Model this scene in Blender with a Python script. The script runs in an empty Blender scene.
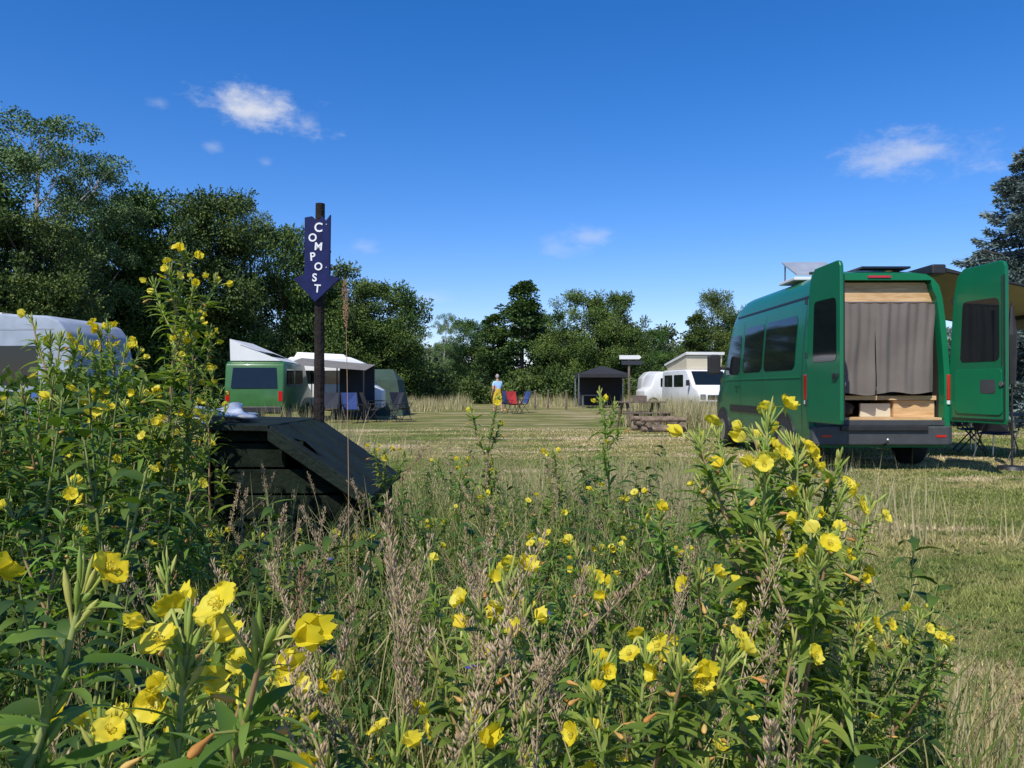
import bpy, bmesh, math, random
import numpy as np
from mathutils import Vector, Matrix
random.seed(7); RNG=np.random.default_rng(7)
F=773.0; CH=1.15; HY=388.0
sc=bpy.context.scene
def P(u,v,d): return ((u-512)/F*d, d, CH-(v-HY)/F*d)
def nrm(a): 
    a=np.asarray(a,float); return a/(np.linalg.norm(a,axis=-1,keepdims=True)+1e-9)

# ------------------------------------------------ materials
def newmat(name):
    m=bpy.data.materials.new(name); m.use_nodes=True
    nt=m.node_tree; nt.nodes.clear()
    out=nt.nodes.new('ShaderNodeOutputMaterial')
    return m,nt,out
def N(nt,t,**k):
    n=nt.nodes.new(t)
    for a,b in k.items(): setattr(n,a,b)
    return n
def simple(name,col,rough=0.6,metal=0.0,var=0.15,scale=3.0,coat=0.0,bump=0.0,spec=0.5,bscale=40):
    m,nt,out=newmat(name)
    b=N(nt,'ShaderNodeBsdfPrincipled'); nt.links.new(b.outputs[0],out.inputs[0])
    tc=N(nt,'ShaderNodeTexCoord'); no=N(nt,'ShaderNodeTexNoise'); no.inputs['Scale'].default_value=scale; no.inputs['Detail'].default_value=6
    nt.links.new(tc.outputs['Object'],no.inputs['Vector'])
    r=N(nt,'ShaderNodeValToRGB'); e=r.color_ramp.elements
    e[0].position=.3; e[1].position=.7
    e[0].color=tuple(c*(1-var) for c in col)+(1,); e[1].color=tuple(min(1,c*(1+var)) for c in col)+(1,)
    nt.links.new(no.outputs['Fac'],r.inputs[0]); nt.links.new(r.outputs[0],b.inputs['Base Color'])
    b.inputs['Roughness'].default_value=rough; b.inputs['Metallic'].default_value=metal
    b.inputs['Coat Weight'].default_value=coat; b.inputs['Coat Roughness'].default_value=.08
    b.inputs['Specular IOR Level'].default_value=spec
    if bump>0:
        n2=N(nt,'ShaderNodeTexNoise'); n2.inputs['Scale'].default_value=bscale; n2.inputs['Detail'].default_value=5
        nt.links.new(tc.outputs['Object'],n2.inputs['Vector'])
        bp=N(nt,'ShaderNodeBump'); bp.inputs['Strength'].default_value=bump; bp.inputs['Distance'].default_value=.02
        nt.links.new(n2.outputs['Fac'],bp.inputs['Height']); nt.links.new(bp.outputs[0],b.inputs['Normal'])
    return m
def leafmat(name,cols,trans=0.3,rough=.5,tcol=None,spec=.3,objvar=.0):
    """cols: list of (pos,color) over per-leaf 'rnd' attribute"""
    m,nt,out=newmat(name)
    at=N(nt,'ShaderNodeAttribute',attribute_name='rnd')
    r=N(nt,'ShaderNodeValToRGB'); el=r.color_ramp.elements
    while len(el)<len(cols): el.new(.5)
    for i,(p,c) in enumerate(cols):
        el[i].position=p; el[i].color=tuple(c)+(1,)
    nt.links.new(at.outputs['Fac'],r.inputs[0])
    colout=r.outputs[0]
    if objvar>0:
        oi=N(nt,'ShaderNodeObjectInfo'); mr=N(nt,'ShaderNodeMapRange')
        mr.inputs[3].default_value=1-objvar; mr.inputs[4].default_value=1+objvar
        nt.links.new(oi.outputs['Random'],mr.inputs[0])
        hs=N(nt,'ShaderNodeHueSaturation'); nt.links.new(mr.outputs[0],hs.inputs['Value']); nt.links.new(colout,hs.inputs['Color']); colout=hs.outputs[0]
        m2=N(nt,'ShaderNodeMapRange'); m2.inputs[3].default_value=.475; m2.inputs[4].default_value=.525
        mm=N(nt,'ShaderNodeMath',operation='FRACT'); m7=N(nt,'ShaderNodeMath',operation='MULTIPLY'); m7.inputs[1].default_value=7.3
        nt.links.new(oi.outputs['Random'],m7.inputs[0]); nt.links.new(m7.outputs[0],mm.inputs[0]); nt.links.new(mm.outputs[0],m2.inputs[0]); nt.links.new(m2.outputs[0],hs.inputs['Hue'])
    b=N(nt,'ShaderNodeBsdfPrincipled'); b.inputs['Roughness'].default_value=rough; b.inputs['Specular IOR Level'].default_value=spec
    nt.links.new(colout,b.inputs['Base Color'])
    if trans<=0:
        nt.links.new(b.outputs[0],out.inputs[0]); return m
    t=N(nt,'ShaderNodeBsdfTranslucent')
    mx=N(nt,'ShaderNodeMixRGB',blend_type='MULTIPLY'); mx.inputs[0].default_value=1; mx.inputs[2].default_value=(tcol or (1.5,1.6,.6))+(1,)
    nt.links.new(colout,mx.inputs[1]); nt.links.new(mx.outputs[0],t.inputs[0])
    s=N(nt,'ShaderNodeMixShader'); s.inputs[0].default_value=trans
    nt.links.new(b.outputs[0],s.inputs[1]); nt.links.new(t.outputs[0],s.inputs[2]); nt.links.new(s.outputs[0],out.inputs[0])
    return m

M={}
M['leaf']=leafmat('primrose_leaf',[(0,(.055,.11,.016)),(.5,(.125,.21,.032)),(1,(.24,.33,.065))],.40,.42,objvar=.14)
M['stem']=leafmat('primrose_stem',[(0,(.15,.2,.05)),(.6,(.23,.27,.08)),(1,(.28,.16,.09))],0,.6)
M['petal']=leafmat('primrose_petal',[(0,(.76,.58,.012)),(.5,(.82,.70,.04)),(1,(.84,.77,.16))],.42,.5,(1.,1.,.5))
M['wilt']=leafmat('wilted_petal',[(0,(.55,.26,.06)),(1,(.72,.5,.16))],.3,.6,(1.,.9,.5))
M['bud']=leafmat('primrose_bud',[(0,(.17,.27,.05)),(.6,(.30,.39,.08)),(1,(.46,.44,.12))],.2,.5)
M['weed']=leafmat('weed_leaf',[(0,(.03,.065,.011)),(.5,(.07,.13,.02)),(1,(.14,.20,.035))],.3,.5)
M['mead']=leafmat('meadow_blade',[(0,(.07,.14,.025)),(.5,(.17,.24,.05)),(.75,(.38,.33,.15)),(1,(.55,.45,.26))],.3,.55)
M['drygrass']=leafmat('dry_field_grass',[(0,(.14,.18,.05)),(.55,(.32,.30,.14)),(1,(.54,.44,.27))],0,.8)
M['seed']=leafmat('grass_seed',[(0,(.38,.26,.16)),(.6,(.54,.41,.27)),(1,(.66,.54,.38))],.25,.8)
M['dock']=leafmat('dock_seed',[(0,(.24,.13,.07)),(1,(.45,.28,.16))],0,.8)
M['blue']=leafmat('blue_petal',[(0,(.08,.1,.55)),(1,(.15,.15,.6))],.3,.6,(1,1,1))
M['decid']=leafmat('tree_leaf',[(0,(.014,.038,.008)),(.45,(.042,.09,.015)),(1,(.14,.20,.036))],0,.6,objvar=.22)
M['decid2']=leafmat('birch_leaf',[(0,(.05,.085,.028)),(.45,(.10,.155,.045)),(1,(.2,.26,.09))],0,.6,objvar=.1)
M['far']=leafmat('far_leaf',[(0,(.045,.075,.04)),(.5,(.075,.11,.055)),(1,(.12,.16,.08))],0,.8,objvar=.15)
M['spruce']=leafmat('spruce_needle',[(0,(.05,.08,.065)),(.5,(.11,.155,.14)),(1,(.21,.27,.25))],0,.6)
M['bark']=simple('bark',(.12,.09,.07),.9,var=.4,scale=6)
M['birchbark']=simple('birch_bark',(.45,.42,.38),.8,var=.5,scale=3)

# ------------------------------------------------ mesh builder
class MB:
    def __init__(s): s.v=[];s.lt=[];s.li=[];s.mi=[];s.r=[];s.sm=[];s.n=0;s.mats=[]
    def midx(s,m):
        if m not in s.mats: s.mats.append(m)
        return s.mats.index(m)
    def add(s,V,Fc,mat,rnd=None,smooth=True):
        V=np.asarray(V,float).reshape(-1,3); Fc=np.asarray(Fc,np.int64)
        if Fc.ndim==1: Fc=Fc.reshape(1,-1)
        k=len(Fc); s.v.append(V); s.lt.append(np.full(k,Fc.shape[1])); s.li.append((Fc+s.n).ravel())
        s.mi.append(np.full(k,s.midx(mat)))
        if rnd is None: rnd=random.random()
        s.r.append(np.broadcast_to(np.asarray(rnd,float),(k,)).copy()); s.sm.append(np.full(k,smooth)); s.n+=len(V)
    def arrays(s):
        return (np.concatenate(s.v),np.concatenate(s.lt),np.concatenate(s.li),np.concatenate(s.mi),np.concatenate(s.r),np.concatenate(s.sm),list(s.mats))
    def mesh(s,name):
        V,lt,li,mi,r,sm,mats=s.arrays()
        me=bpy.data.meshes.new(name); me.vertices.add(len(V)); me.vertices.foreach_set('co',V.ravel().astype(np.float32))
        me.loops.add(len(li)); me.loops.foreach_set('vertex_index',li.astype(np.int32))
        me.polygons.add(len(lt)); st=np.concatenate([[0],np.cumsum(lt)[:-1]])
        me.polygons.foreach_set('loop_start',st.astype(np.int32))
        me.polygons.foreach_set('loop_total',lt.astype(np.int32))
        for m in mats: me.materials.append(M[m] if isinstance(m,str) else m)
        me.polygons.foreach_set('material_index',mi.astype(np.int32))
        me.polygons.foreach_set('use_smooth',sm.astype(bool))
        me.update(calc_edges=True)
        a=me.attributes.new('rnd','FLOAT','FACE'); a.data.foreach_set('value',r.astype(np.float32))
        return me
    def obj(s,name,loc=(0,0,0)):
        o=bpy.data.objects.new(name,s.mesh(name)); o.location=loc; sc.collection.objects.link(o); return o
def merge(mb,arr,pos,rot,scale,jit=0):
    V,lt,li,mi,r,sm,mats=arr
    c,s_=math.cos(rot),math.sin(rot); R=np.array([[c,-s_,0],[s_,c,0],[0,0,1]])
    V2=(V*scale)@R.T+np.asarray(pos)
    mp=np.array([mb.midx(m) for m in mats])
    mb.v.append(V2); mb.lt.append(lt); mb.li.append(li+mb.n); mb.mi.append(mp[mi]); mb.r.append(np.clip(r+jit,0,1)); mb.sm.append(sm); mb.n+=len(V)
def tube(mb,pts,rad,n,mat,rnd=None):
    pts=np.asarray(pts,float); k=len(pts); V=[]
    for i in range(k):
        t=nrm(pts[min(i+1,k-1)]-pts[max(i-1,0)])
        a=np.array([1,0,0]) if abs(t[0])<.9 else np.array([0,1,0])
        x=nrm(np.cross(t,a)); y=np.cross(t,x)
        an=np.arange(n)*2*math.pi/n
        V.append(pts[i]+rad[i]*(np.cos(an)[:,None]*x+np.sin(an)[:,None]*y))
    Fc=[]
    for i in range(k-1):
        for j in range(n):
            Fc.append([i*n+j,i*n+(j+1)%n,(i+1)*n+(j+1)%n,(i+1)*n+j])
    mb.add(np.concatenate(V),Fc,mat,rnd)
def leaf(mb,base,d,L,W,droop,mat,rows=5,rnd=None,fold=.3,twist=0):
    base=np.asarray(base,float); d=nrm(d); up=np.array([0,0,1.])
    s_=nrm(np.cross(d,up)); 
    if np.linalg.norm(np.cross(d,up))<.05: s_=np.array([1.,0,0])
    nn=np.cross(s_,d); ph=random.uniform(-.5,.5)
    s_=s_*math.cos(ph)+nn*math.sin(ph); nn=np.cross(s_,d)
    V=[]
    for i in range(rows):
        t=i/(rows-1); w=W*.5*(math.sin(math.pi*min(1,(t*.92+.06)))**.8)*(1.15-.4*t)
        if i==rows-1: w=W*.02
        c=base+d*L*t-np.array([0,0,1])*droop*L*t*t + s_*math.sin(t*5+ph*8)*L*.025
        V+= [c-s_*w+nn*w*fold,c,c+s_*w+nn*w*fold]
    Fc=[]
    for i in range(rows-1):
        a=i*3; Fc+= [[a,a+1,a+4,a+3],[a+1,a+2,a+5,a+4]]
    mb.add(V,Fc,mat,rnd)
def spindle(mb,base,d,L,r,mat,rnd=None,n=5,prof=((0,.35),(.25,.9),(.6,1),(.85,.6),(1,.08)),bend=0):
    base=np.asarray(base,float); d=nrm(d)
    pts=[base+d*L*t+np.array([0,0,1])*bend*L*t*t for t,_ in prof]
    tube(mb,pts,[r*q for _,q in prof],n,mat,rnd)
def basis(ax):
    ax=nrm(ax); a=np.array([0,0,1.]) if abs(ax[2])<.9 else np.array([1.,0,0])
    x=nrm(np.cross(ax,a)); return ax,x,np.cross(ax,x)
def flower(mb,pos,ax,R,cup=.5,mat='petal'):
    ax,x,y=basis(ax); pos=np.asarray(pos,float); a0=random.random()*6.28
    rows,cols=(7,9); rv=random.random()
    for k in range(4):
        a=a0+k*math.pi/2+random.uniform(-.18,.18); rad=x*math.cos(a)+y*math.sin(a); tan=-x*math.sin(a)+y*math.cos(a)
        c2=cup*random.uniform(.6,1.4); ph=random.random()*6; ph2=random.random()*6; V=[]
        for i in range(rows):
            t=i/(rows-1)
            for j in range(cols):
                s_=-1+2*j/(cols-1); q=abs(s_)
                w=(.07+.80*math.sin(math.pi*min(.78,t*.70+.02))**1.1)*(1-.18*t**5)
                rr=t*(1-.34*q**2.6*t)-.13*max(0,1-q*1.6)*t**5
                op=1.08-.62*min(1,c2*.75)
                h=c2*1.0*(rr**1.35)+.13*s_*s_*t+.08*math.sin(s_*6+ph)*t*t+.05*math.sin(t*9+ph2+s_*2)*t -.16*max(0,t-.65)*(1.3-c2)
                V.append(pos+R*(rad*rr*op+tan*s_*w*.84*(1-.15*c2*t)+ax*(h+.014*k)))
        Fc=[[i*cols+j,i*cols+j+1,(i+1)*cols+j+1,(i+1)*cols+j] for i in range(rows-1) for j in range(cols-1)]
        mb.add(V,Fc,mat,min(1,max(0,rv*.5+random.uniform(0,.5))))
    if cup<.8:
        for k in range(8):
            a=k*.785+a0; dd=ax+.5*(x*math.cos(a)+y*math.sin(a))
            tube(mb,[pos,pos+dd*R*.4],[.0004,.0004],3,'petal',.9)
            spindle(mb,pos+dd*R*.38,x*math.cos(a+1.5)+y*math.sin(a+1.5),R*.14,.0008,'petal',0.2,n=3)
def flhead(mb,pos,ax,R,cup=.5):
    ax=nrm(ax); pos=np.asarray(pos,float); L=R*random.uniform(1.5,2.3); e=pos+ax*L+np.array([0,0,1])*L*.2
    spindle(mb,pos,ax,R*.8,.0028,'bud',.2)
    tube(mb,[pos,(pos+e)/2-np.array([0,0,.001]),e],[.0018,.0012,.0022],4,'bud',.7)
    _,x,y=basis(ax)
    for k in range(3):
        a=random.random()*6.28; leaf(mb,e,-ax*.8+.8*(x*math.cos(a)+y*math.sin(a)),R*.8,.005,.2,'bud',3,.9)
    flower(mb,e,ax,R,cup)
def tip(mb,pos,ax,sc_=1,nf=3,length=.16):
    ax,x,y=basis(ax); pos=np.asarray(pos,float)
    n=int(length/.0065)
    for i in range(n):
        s_=-length*(1-i/n); a=i*2.4+random.uniform(-.3,.3); o=x*math.cos(a)+y*math.sin(a); p=pos+ax*s_
        t=i/n
        if t<.6: spindle(mb,p,ax*1.0+o*.4,.030*sc_*(1-.3*t),.0028*sc_,'bud',random.uniform(0,.45))
        if i%2==0:
            LL=(.085-.045*t)*sc_*random.uniform(.7,1.2); leaf(mb,p,ax*.6+o,LL,LL*.2,random.uniform(.2,.6),'leaf',5,random.uniform(.4,1))
    nb=random.randint(9,14)
    for i in range(nb):
        a=i*2.4+random.uniform(-.4,.4); o=x*math.cos(a)+y*math.sin(a); k=i/nb
        spindle(mb,pos-ax*random.uniform(0,.04)*sc_,ax+o*(.08+.6*k*random.uniform(.6,1.3)),(.022+.028*random.random())*sc_,(.0020+.0014*k)*sc_,'bud',random.uniform(.2,1),
                prof=((0,.55),(.35,.42),(.5,.85),(.75,1),(.92,.45),(1,.08)),bend=random.uniform(0,.15))
    for i in range(nf):
        a=i*6.28/max(1,nf)+random.uniform(-.7,.7); o=x*math.cos(a)+y*math.sin(a)
        flhead(mb,pos-ax*random.uniform(.0,.045)*sc_,ax*random.uniform(.3,1.1)+o,random.uniform(.0175,.024)*sc_,random.choice([.35,.5,.7,.95,1.25]))
    for i in range(random.randint(0,2)):
        a=random.random()*6.28; o=x*math.cos(a)+y*math.sin(a); q=pos-ax*random.uniform(.04,.09)
        tube(mb,[q,q+o*.03+ax*.012],[.0018,.0013],3,'bud',.8)
        spindle(mb,q+o*.03+ax*.012,o+ax*.1-np.array([0,0,.4]),.026*sc_,.0045*sc_,'wilt',prof=((0,.3),(.3,.5),(.7,1),(.9,.8),(1,.3)))
def primrose(seed,H,nbr=4,nf=3,lean=.06,leafs=1.0,nbf=None):
    random.seed(seed); mb=MB()
    lx,ly=random.uniform(-lean,lean),random.uniform(-lean,lean)
    def sp(t): return np.array([lx*H*t*t*2+.006*math.sin(t*9+seed),ly*H*t*t*2+.006*math.cos(t*8),H*t])
    pts=[sp(i/12) for i in range(13)]
    tube(mb,pts,[.0068-.0045*i/12 for i in range(13)],7,'stem',random.uniform(.3,1))
    n=int(H*62*leafs)
    for i in range(n):
        t=.06+.82*i/n; a=i*2.39996+random.uniform(-.4,.4); o=np.array([math.cos(a),math.sin(a),0])
        el=random.uniform(.2,1.2); L=(.165-.085*t)*random.uniform(.6,1.15)
        leaf(mb,sp(t)+o*.005,o+np.array([0,0,el]),L,L*random.uniform(.14,.22),random.uniform(.25,1.0),'leaf',6,random.uniform(0,.75)+.25*t,fold=random.uniform(.1,.5))
    tip(mb,sp(1),sp(1)-sp(.9),1.,nf,.19)
    for b in range(nbr):
        t=random.uniform(.38,.88); a=b*2.4+random.random(); o=np.array([math.cos(a),math.sin(a),0]); p0=sp(t)
        L=min(random.uniform(.14,.34),(1.02-t)*H*1.0+.05)
        f=lambda s_: p0+o*L*(.6*s_-.18*s_*s_)+np.array([0,0,1])*L*(s_*.85)
        q=[f(s_) for s_ in (0,.25,.5,.75,1)]
        tube(mb,q,[.0038,.0034,.003,.0026,.0022],5,'stem',random.uniform(.3,1))
        for i in range(int(L*85)):
            s_=random.uniform(.1,.85); aa=random.random()*6.28; oo=np.array([math.cos(aa),math.sin(aa),0]); LL=random.uniform(.035,.085)
            leaf(mb,f(s_),oo+np.array([0,0,random.uniform(.3,1)]),LL,LL*.2,random.uniform(.2,.7),'leaf',5,random.uniform(.2,1))
        tip(mb,q[-1],q[-1]-q[-2],.88,random.randint(*(nbf or (0,max(1,nf-1)))),min(.12,L*.6))
    return mb

# ------------------------------------------------ part helpers
def empty(name,loc=(0,0,0),rz=0):
    e=bpy.data.objects.new(name,None); e.location=loc; e.rotation_euler=(0,0,rz); e.empty_display_size=.2; sc.collection.objects.link(e); return e
def part(name,verts,faces,mat,par=None,bevel=0,smooth=False,seg=2):
    me=bpy.data.meshes.new(name); me.from_pydata([tuple(map(float,v)) for v in verts],[],[tuple(f) for f in faces]); me.update()
    me.materials.append(mat)
    bm=bmesh.new(); bm.from_mesh(me); bmesh.ops.recalc_face_normals(bm,faces=bm.faces)
    if bevel>0:
        bmesh.ops.bevel(bm,geom=[e for e in bm.edges if e.is_manifold and e.calc_face_angle(0)>.35],offset=bevel,segments=seg,affect='EDGES',profile=.5,clamp_overlap=True)
    bm.to_mesh(me); bm.free()
    if smooth:
        for p in me.polygons: p.use_smooth=True
        me.set_sharp_from_angle(angle=math.radians(35))
    o=bpy.data.objects.new(name,me); sc.collection.objects.link(o)
    if par: o.parent=par
    return o
def box(name,par,mat,x0,x1,y0,y1,z0,z1,bevel=0.0,**k):
    v=[(x,y,z) for z in (z0,z1) for y in (y0,y1) for x in (x0,x1)]
    f=[(0,1,3,2),(4,6,7,5),(0,4,5,1),(2,3,7,6),(0,2,6,4),(1,5,7,3)]
    return part(name,v,f,mat,par,bevel,**k)
def cyl(name,par,mat,p0,p1,r0,r1=None,n=16,caps=True,bevel=0):
    r1=r0 if r1 is None else r1
    p0=np.array(p0,float);p1=np.array(p1,float); ax,x,y=basis(p1-p0); v=[];f=[]
    for p,r in ((p0,r0),(p1,r1)):
        for i in range(n):
            a=i*2*math.pi/n; v.append(p+r*(x*math.cos(a)+y*math.sin(a)))
    for i in range(n): f.append((i,(i+1)%n,n+(i+1)%n,n+i))
    if caps: f+= [tuple(range(n))[::-1],tuple(range(n,2*n))]
    return part(name,v,f,mat,par,bevel,smooth=True)
def prism(name,par,mat,poly,axis,a0,a1,bevel=0,smooth=False,seg=2):
    def mk(p,a): return {'x':(a,p[0],p[1]),'y':(p[0],a,p[1]),'z':(p[0],p[1],a)}[axis]
    n=len(poly); v=[mk(p,a0) for p in poly]+[mk(p,a1) for p in poly]
    f=[tuple(range(n)),tuple(range(n,2*n))[::-1]]+[(i,(i+1)%n,n+(i+1)%n,n+i) for i in range(n)]
    return part(name,v,f,mat,par,bevel,smooth=smooth,seg=seg)
def rrect(x0,x1,y0,y1,r,n=5):
    out=[]
    for cx,cy,a0 in ((x1-r,y1-r,0),(x0+r,y1-r,90),(x0+r,y0+r,180),(x1-r,y0+r,270)):
        for i in range(n+1):
            a=math.radians(a0+90*i/n); out.append((cx+r*math.cos(a),cy+r*math.sin(a)))
    return out

# ------------------------------------------------ world / sun / camera
SUN_EL=math.radians(50); SUN_AZ=math.atan2(-.42,-.85)
S=Vector((math.sin(SUN_AZ)*math.cos(SUN_EL),math.cos(SUN_AZ)*math.cos(SUN_EL),math.sin(SUN_EL)))
w=bpy.data.worlds.new("World"); sc.world=w; w.use_nodes=True; nt=w.node_tree; nt.nodes.clear()
out=N(nt,'ShaderNodeOutputWorld'); bg=N(nt,'ShaderNodeBackground'); nt.links.new(bg.outputs[0],out.inputs[0]); bg.inputs[1].default_value=.135
sky=N(nt,'ShaderNodeTexSky',sky_type='NISHITA'); sky.sun_disc=False; sky.sun_elevation=SUN_EL; sky.sun_rotation=SUN_AZ%(2*math.pi)
sky.air_density=1.0; sky.dust_density=.3; sky.ozone_density=3.0; sky.altitude=50
hs=N(nt,'ShaderNodeHueSaturation'); hs.inputs['Saturation'].default_value=1.38; hs.inputs['Value'].default_value=1.06
nt.links.new(sky.outputs[0],hs.inputs['Color'])
tn=N(nt,'ShaderNodeMixRGB',blend_type='MULTIPLY'); tn.inputs[0].default_value=1; tn.inputs[2].default_value=(.95,.90,1.14,1); nt.links.new(hs.outputs[0],tn.inputs[1])
tc=N(nt,'ShaderNodeTexCoord')
cur=tn.outputs[0]
def wnoise(scale,off):
    no=N(nt,'ShaderNodeTexNoise'); no.inputs['Scale'].default_value=scale; no.inputs['Detail'].default_value=7; no.inputs['Roughness'].default_value=.66
    mp=N(nt,'ShaderNodeMapping'); mp.inputs['Scale'].default_value=(1,1,2.0); nt.links.new(tc.outputs['Generated'],mp.inputs[0]); mp.inputs['Location'].default_value=off
    nt.links.new(mp.outputs[0],no.inputs['Vector']); return no.outputs['Fac']
NO=wnoise(21,(3.354,0,1.1))
total=None
def cloud(u,v,su,sv,thr,dens,tilt=0):
    global total
    c=Vector(((u-512)/F,1,(HY-v)/F)).normalized()
    rt=Vector((c.y,-c.x,0)).normalized(); up=rt.cross(c).normalized()
    a=rt*math.cos(tilt)+up*math.sin(tilt); b=up*math.cos(tilt)-rt*math.sin(tilt)
    cs=N(nt,'ShaderNodeVectorMath',operation='SUBTRACT'); nt.links.new(tc.outputs['Generated'],cs.inputs[0]); cs.inputs[1].default_value=c
    def dot(vec,k):
        d=N(nt,'ShaderNodeVectorMath',operation='DOT_PRODUCT'); nt.links.new(cs.outputs[0],d.inputs[0]); d.inputs[1].default_value=Vector(vec)*k; return d.outputs['Value']
    cx=N(nt,'ShaderNodeCombineXYZ'); nt.links.new(dot(a,F/su),cx.inputs[0]); nt.links.new(dot(b,F/sv),cx.inputs[1]); nt.links.new(dot(c,3),cx.inputs[2])
    ln=N(nt,'ShaderNodeVectorMath',operation='LENGTH'); nt.links.new(cx.outputs[0],ln.inputs[0])
    m2=N(nt,'ShaderNodeMath',operation='MULTIPLY_ADD'); nt.links.new(ln.outputs['Value'],m2.inputs[0]); m2.inputs[1].default_value=-.45; nt.links.new(NO,m2.inputs[2])
    mr=N(nt,'ShaderNodeMapRange',interpolation_type='SMOOTHSTEP'); nt.links.new(m2.outputs[0],mr.inputs[0]); mr.inputs[1].default_value=thr-.47; mr.inputs[2].default_value=thr-.47+.54; mr.inputs[3].default_value=0; mr.inputs[4].default_value=dens
    if total is None: total=mr.outputs[0]
    else:
        mx=N(nt,'ShaderNodeMath',operation='MAXIMUM'); nt.links.new(total,mx.inputs[0]); nt.links.new(mr.outputs[0],mx.inputs[1]); total=mx.outputs[0]
cloud(258,110,70,25,.55,.9,-.15)
cloud(305,122,24,20,.6,.4)
cloud(160,103,15,8,.56,.3)
cloud(212,147,11,8,.56,.25)
cloud(266,162,10,8,.55,.25)
cloud(362,247,20,11,.55,.25)
cloud(915,152,92,26,.56,.55,-.1)
cloud(590,238,32,16,.5,.35)
cloud(558,247,24,13,.52,.25)
cloud(430,298,34,9,.55,.2)
mx=N(nt,'ShaderNodeMixRGB'); nt.links.new(total,mx.inputs[0]); nt.links.new(cur,mx.inputs[1]); mx.inputs[2].default_value=(5.6,5.8,6.3,1)
nt.links.new(mx.outputs[0],bg.inputs[0])
sl=bpy.data.lights.new('sun','SUN'); sl.energy=5.0; sl.angle=math.radians(.5); sl.color=(1,.94,.84)
so=bpy.data.objects.new('sun',sl); so.rotation_euler=(-S).to_track_quat('-Z','Y').to_euler(); so.location=(-10,-10,30); sc.collection.objects.link(so)
cd=bpy.data.cameras.new('camera'); cam=bpy.data.objects.new('camera',cd); sc.collection.objects.link(cam); sc.camera=cam
cd.sensor_width=36; cd.lens=F*36/1024; cd.clip_start=.02; cd.clip_end=3000
cam.location=(0,0,CH); cam.rotation_euler=(math.radians(90)+math.atan((HY-384)/F),0,0)
sc.view_settings.view_transform='Standard'; sc.view_settings.look='None'; sc.view_settings.exposure=0

# ------------------------------------------------ ground
def ground_color(nt,vec):
    def noise(scale,detail,sx=1,sy=1,rough=.6):
        mp=N(nt,'ShaderNodeMapping'); mp.inputs['Scale'].default_value=(sx,sy,1); nt.links.new(vec,mp.inputs[0])
        n=N(nt,'ShaderNodeTexNoise'); n.inputs['Scale'].default_value=scale; n.inputs['Detail'].default_value=detail; n.inputs['Roughness'].default_value=rough
        nt.links.new(mp.outputs[0],n.inputs['Vector']); return n.outputs['Fac']
    def ramp(f,p0,p1):
        m=N(nt,'ShaderNodeMapRange',interpolation_type='SMOOTHSTEP'); nt.links.new(f,m.inputs[0]); m.inputs[1].default_value=p0; m.inputs[2].default_value=p1; return m.outputs[0]
    def mix(f,a,b):
        m=N(nt,'ShaderNodeMixRGB'); nt.links.new(f,m.inputs[0])
        for i,x in ((1,a),(2,b)):
            if isinstance(x,tuple): m.inputs[i].default_value=x+(1,)
            else: nt.links.new(x,m.inputs[i])
        return m.outputs[0]
    g=mix(ramp(noise(1.1,5),.38,.62),(.12,.155,.036),(.20,.22,.06))
    g=mix(ramp(noise(.3,6,.45,1.6,.7),.42,.62),g,(.34,.29,.125))
    g=mix(ramp(noise(.17,5,.9,2.6,.75),.52,.61),g,(.47,.38,.22))
    return g
m,nt_,out_=newmat('lawn_ground'); tc2=N(nt_,'ShaderNodeTexCoord'); b=N(nt_,'ShaderNodeBsdfPrincipled'); b.inputs['Roughness'].default_value=.95; b.inputs['Specular IOR Level'].default_value=.1
gc=ground_color(nt_,tc2.outputs['Object']); 
mulc=N(nt_,'ShaderNodeMixRGB',blend_type='MULTIPLY'); mulc.inputs[0].default_value=.6
nf_=N(nt_,'ShaderNodeTexNoise'); nf_.inputs['Scale'].default_value=45; nf_.inputs['Detail'].default_value=4; nt_.links.new(tc2.outputs['Object'],nf_.inputs['Vector'])
rr_=N(nt_,'ShaderNodeValToRGB'); rr_.color_ramp.elements[0].position=.3; rr_.color_ramp.elements[0].color=(.4,.4,.4,1); rr_.color_ramp.elements[1].position=.7; nt_.links.new(nf_.outputs['Fac'],rr_.inputs[0])
nt_.links.new(gc,mulc.inputs[1]); nt_.links.new(rr_.outputs[0],mulc.inputs[2]); nt_.links.new(mulc.outputs[0],b.inputs['Base Color'])
bp=N(nt_,'ShaderNodeBump'); bp.inputs['Strength'].default_value=.7; bp.inputs['Distance'].default_value=.04; nt_.links.new(nf_.outputs['Fac'],bp.inputs['Height']); nt_.links.new(bp.outputs[0],b.inputs['Normal'])
nt_.links.new(b.outputs[0],out_.inputs[0]); M['ground']=m
part('ground',[(-900,-50,0),(900,-50,0),(900,1500,0),(-900,1500,0)],[(0,1,2,3)],m)
m,nt_,out_=newmat('lawn_blade'); tc2=N(nt_,'ShaderNodeTexCoord'); gc=ground_color(nt_,tc2.outputs['Object'])
at=N(nt_,'ShaderNodeAttribute',attribute_name='rnd'); mr=N(nt_,'ShaderNodeMapRange'); mr.inputs[3].default_value=.7; mr.inputs[4].default_value=1.6; nt_.links.new(at.outputs['Fac'],mr.inputs[0])
hh=N(nt_,'ShaderNodeHueSaturation'); nt_.links.new(mr.outputs[0],hh.inputs['Value']); nt_.links.new(gc,hh.inputs['Color'])
b=N(nt_,'ShaderNodeBsdfPrincipled'); b.inputs['Roughness'].default_value=.7; b.inputs['Specular IOR Level'].default_value=.2; nt_.links.new(hh.outputs[0],b.inputs['Base Color'])
nt_.links.new(b.outputs[0],out_.inputs[0]); M['lawnblade']=m
n=270000; mb=MB()
d=1.8*(22/1.8)**RNG.random(n); x=np.where(RNG.random(n)<.78,RNG.uniform(.0,.8,n),RNG.uniform(-.6,.0,n))*d
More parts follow.
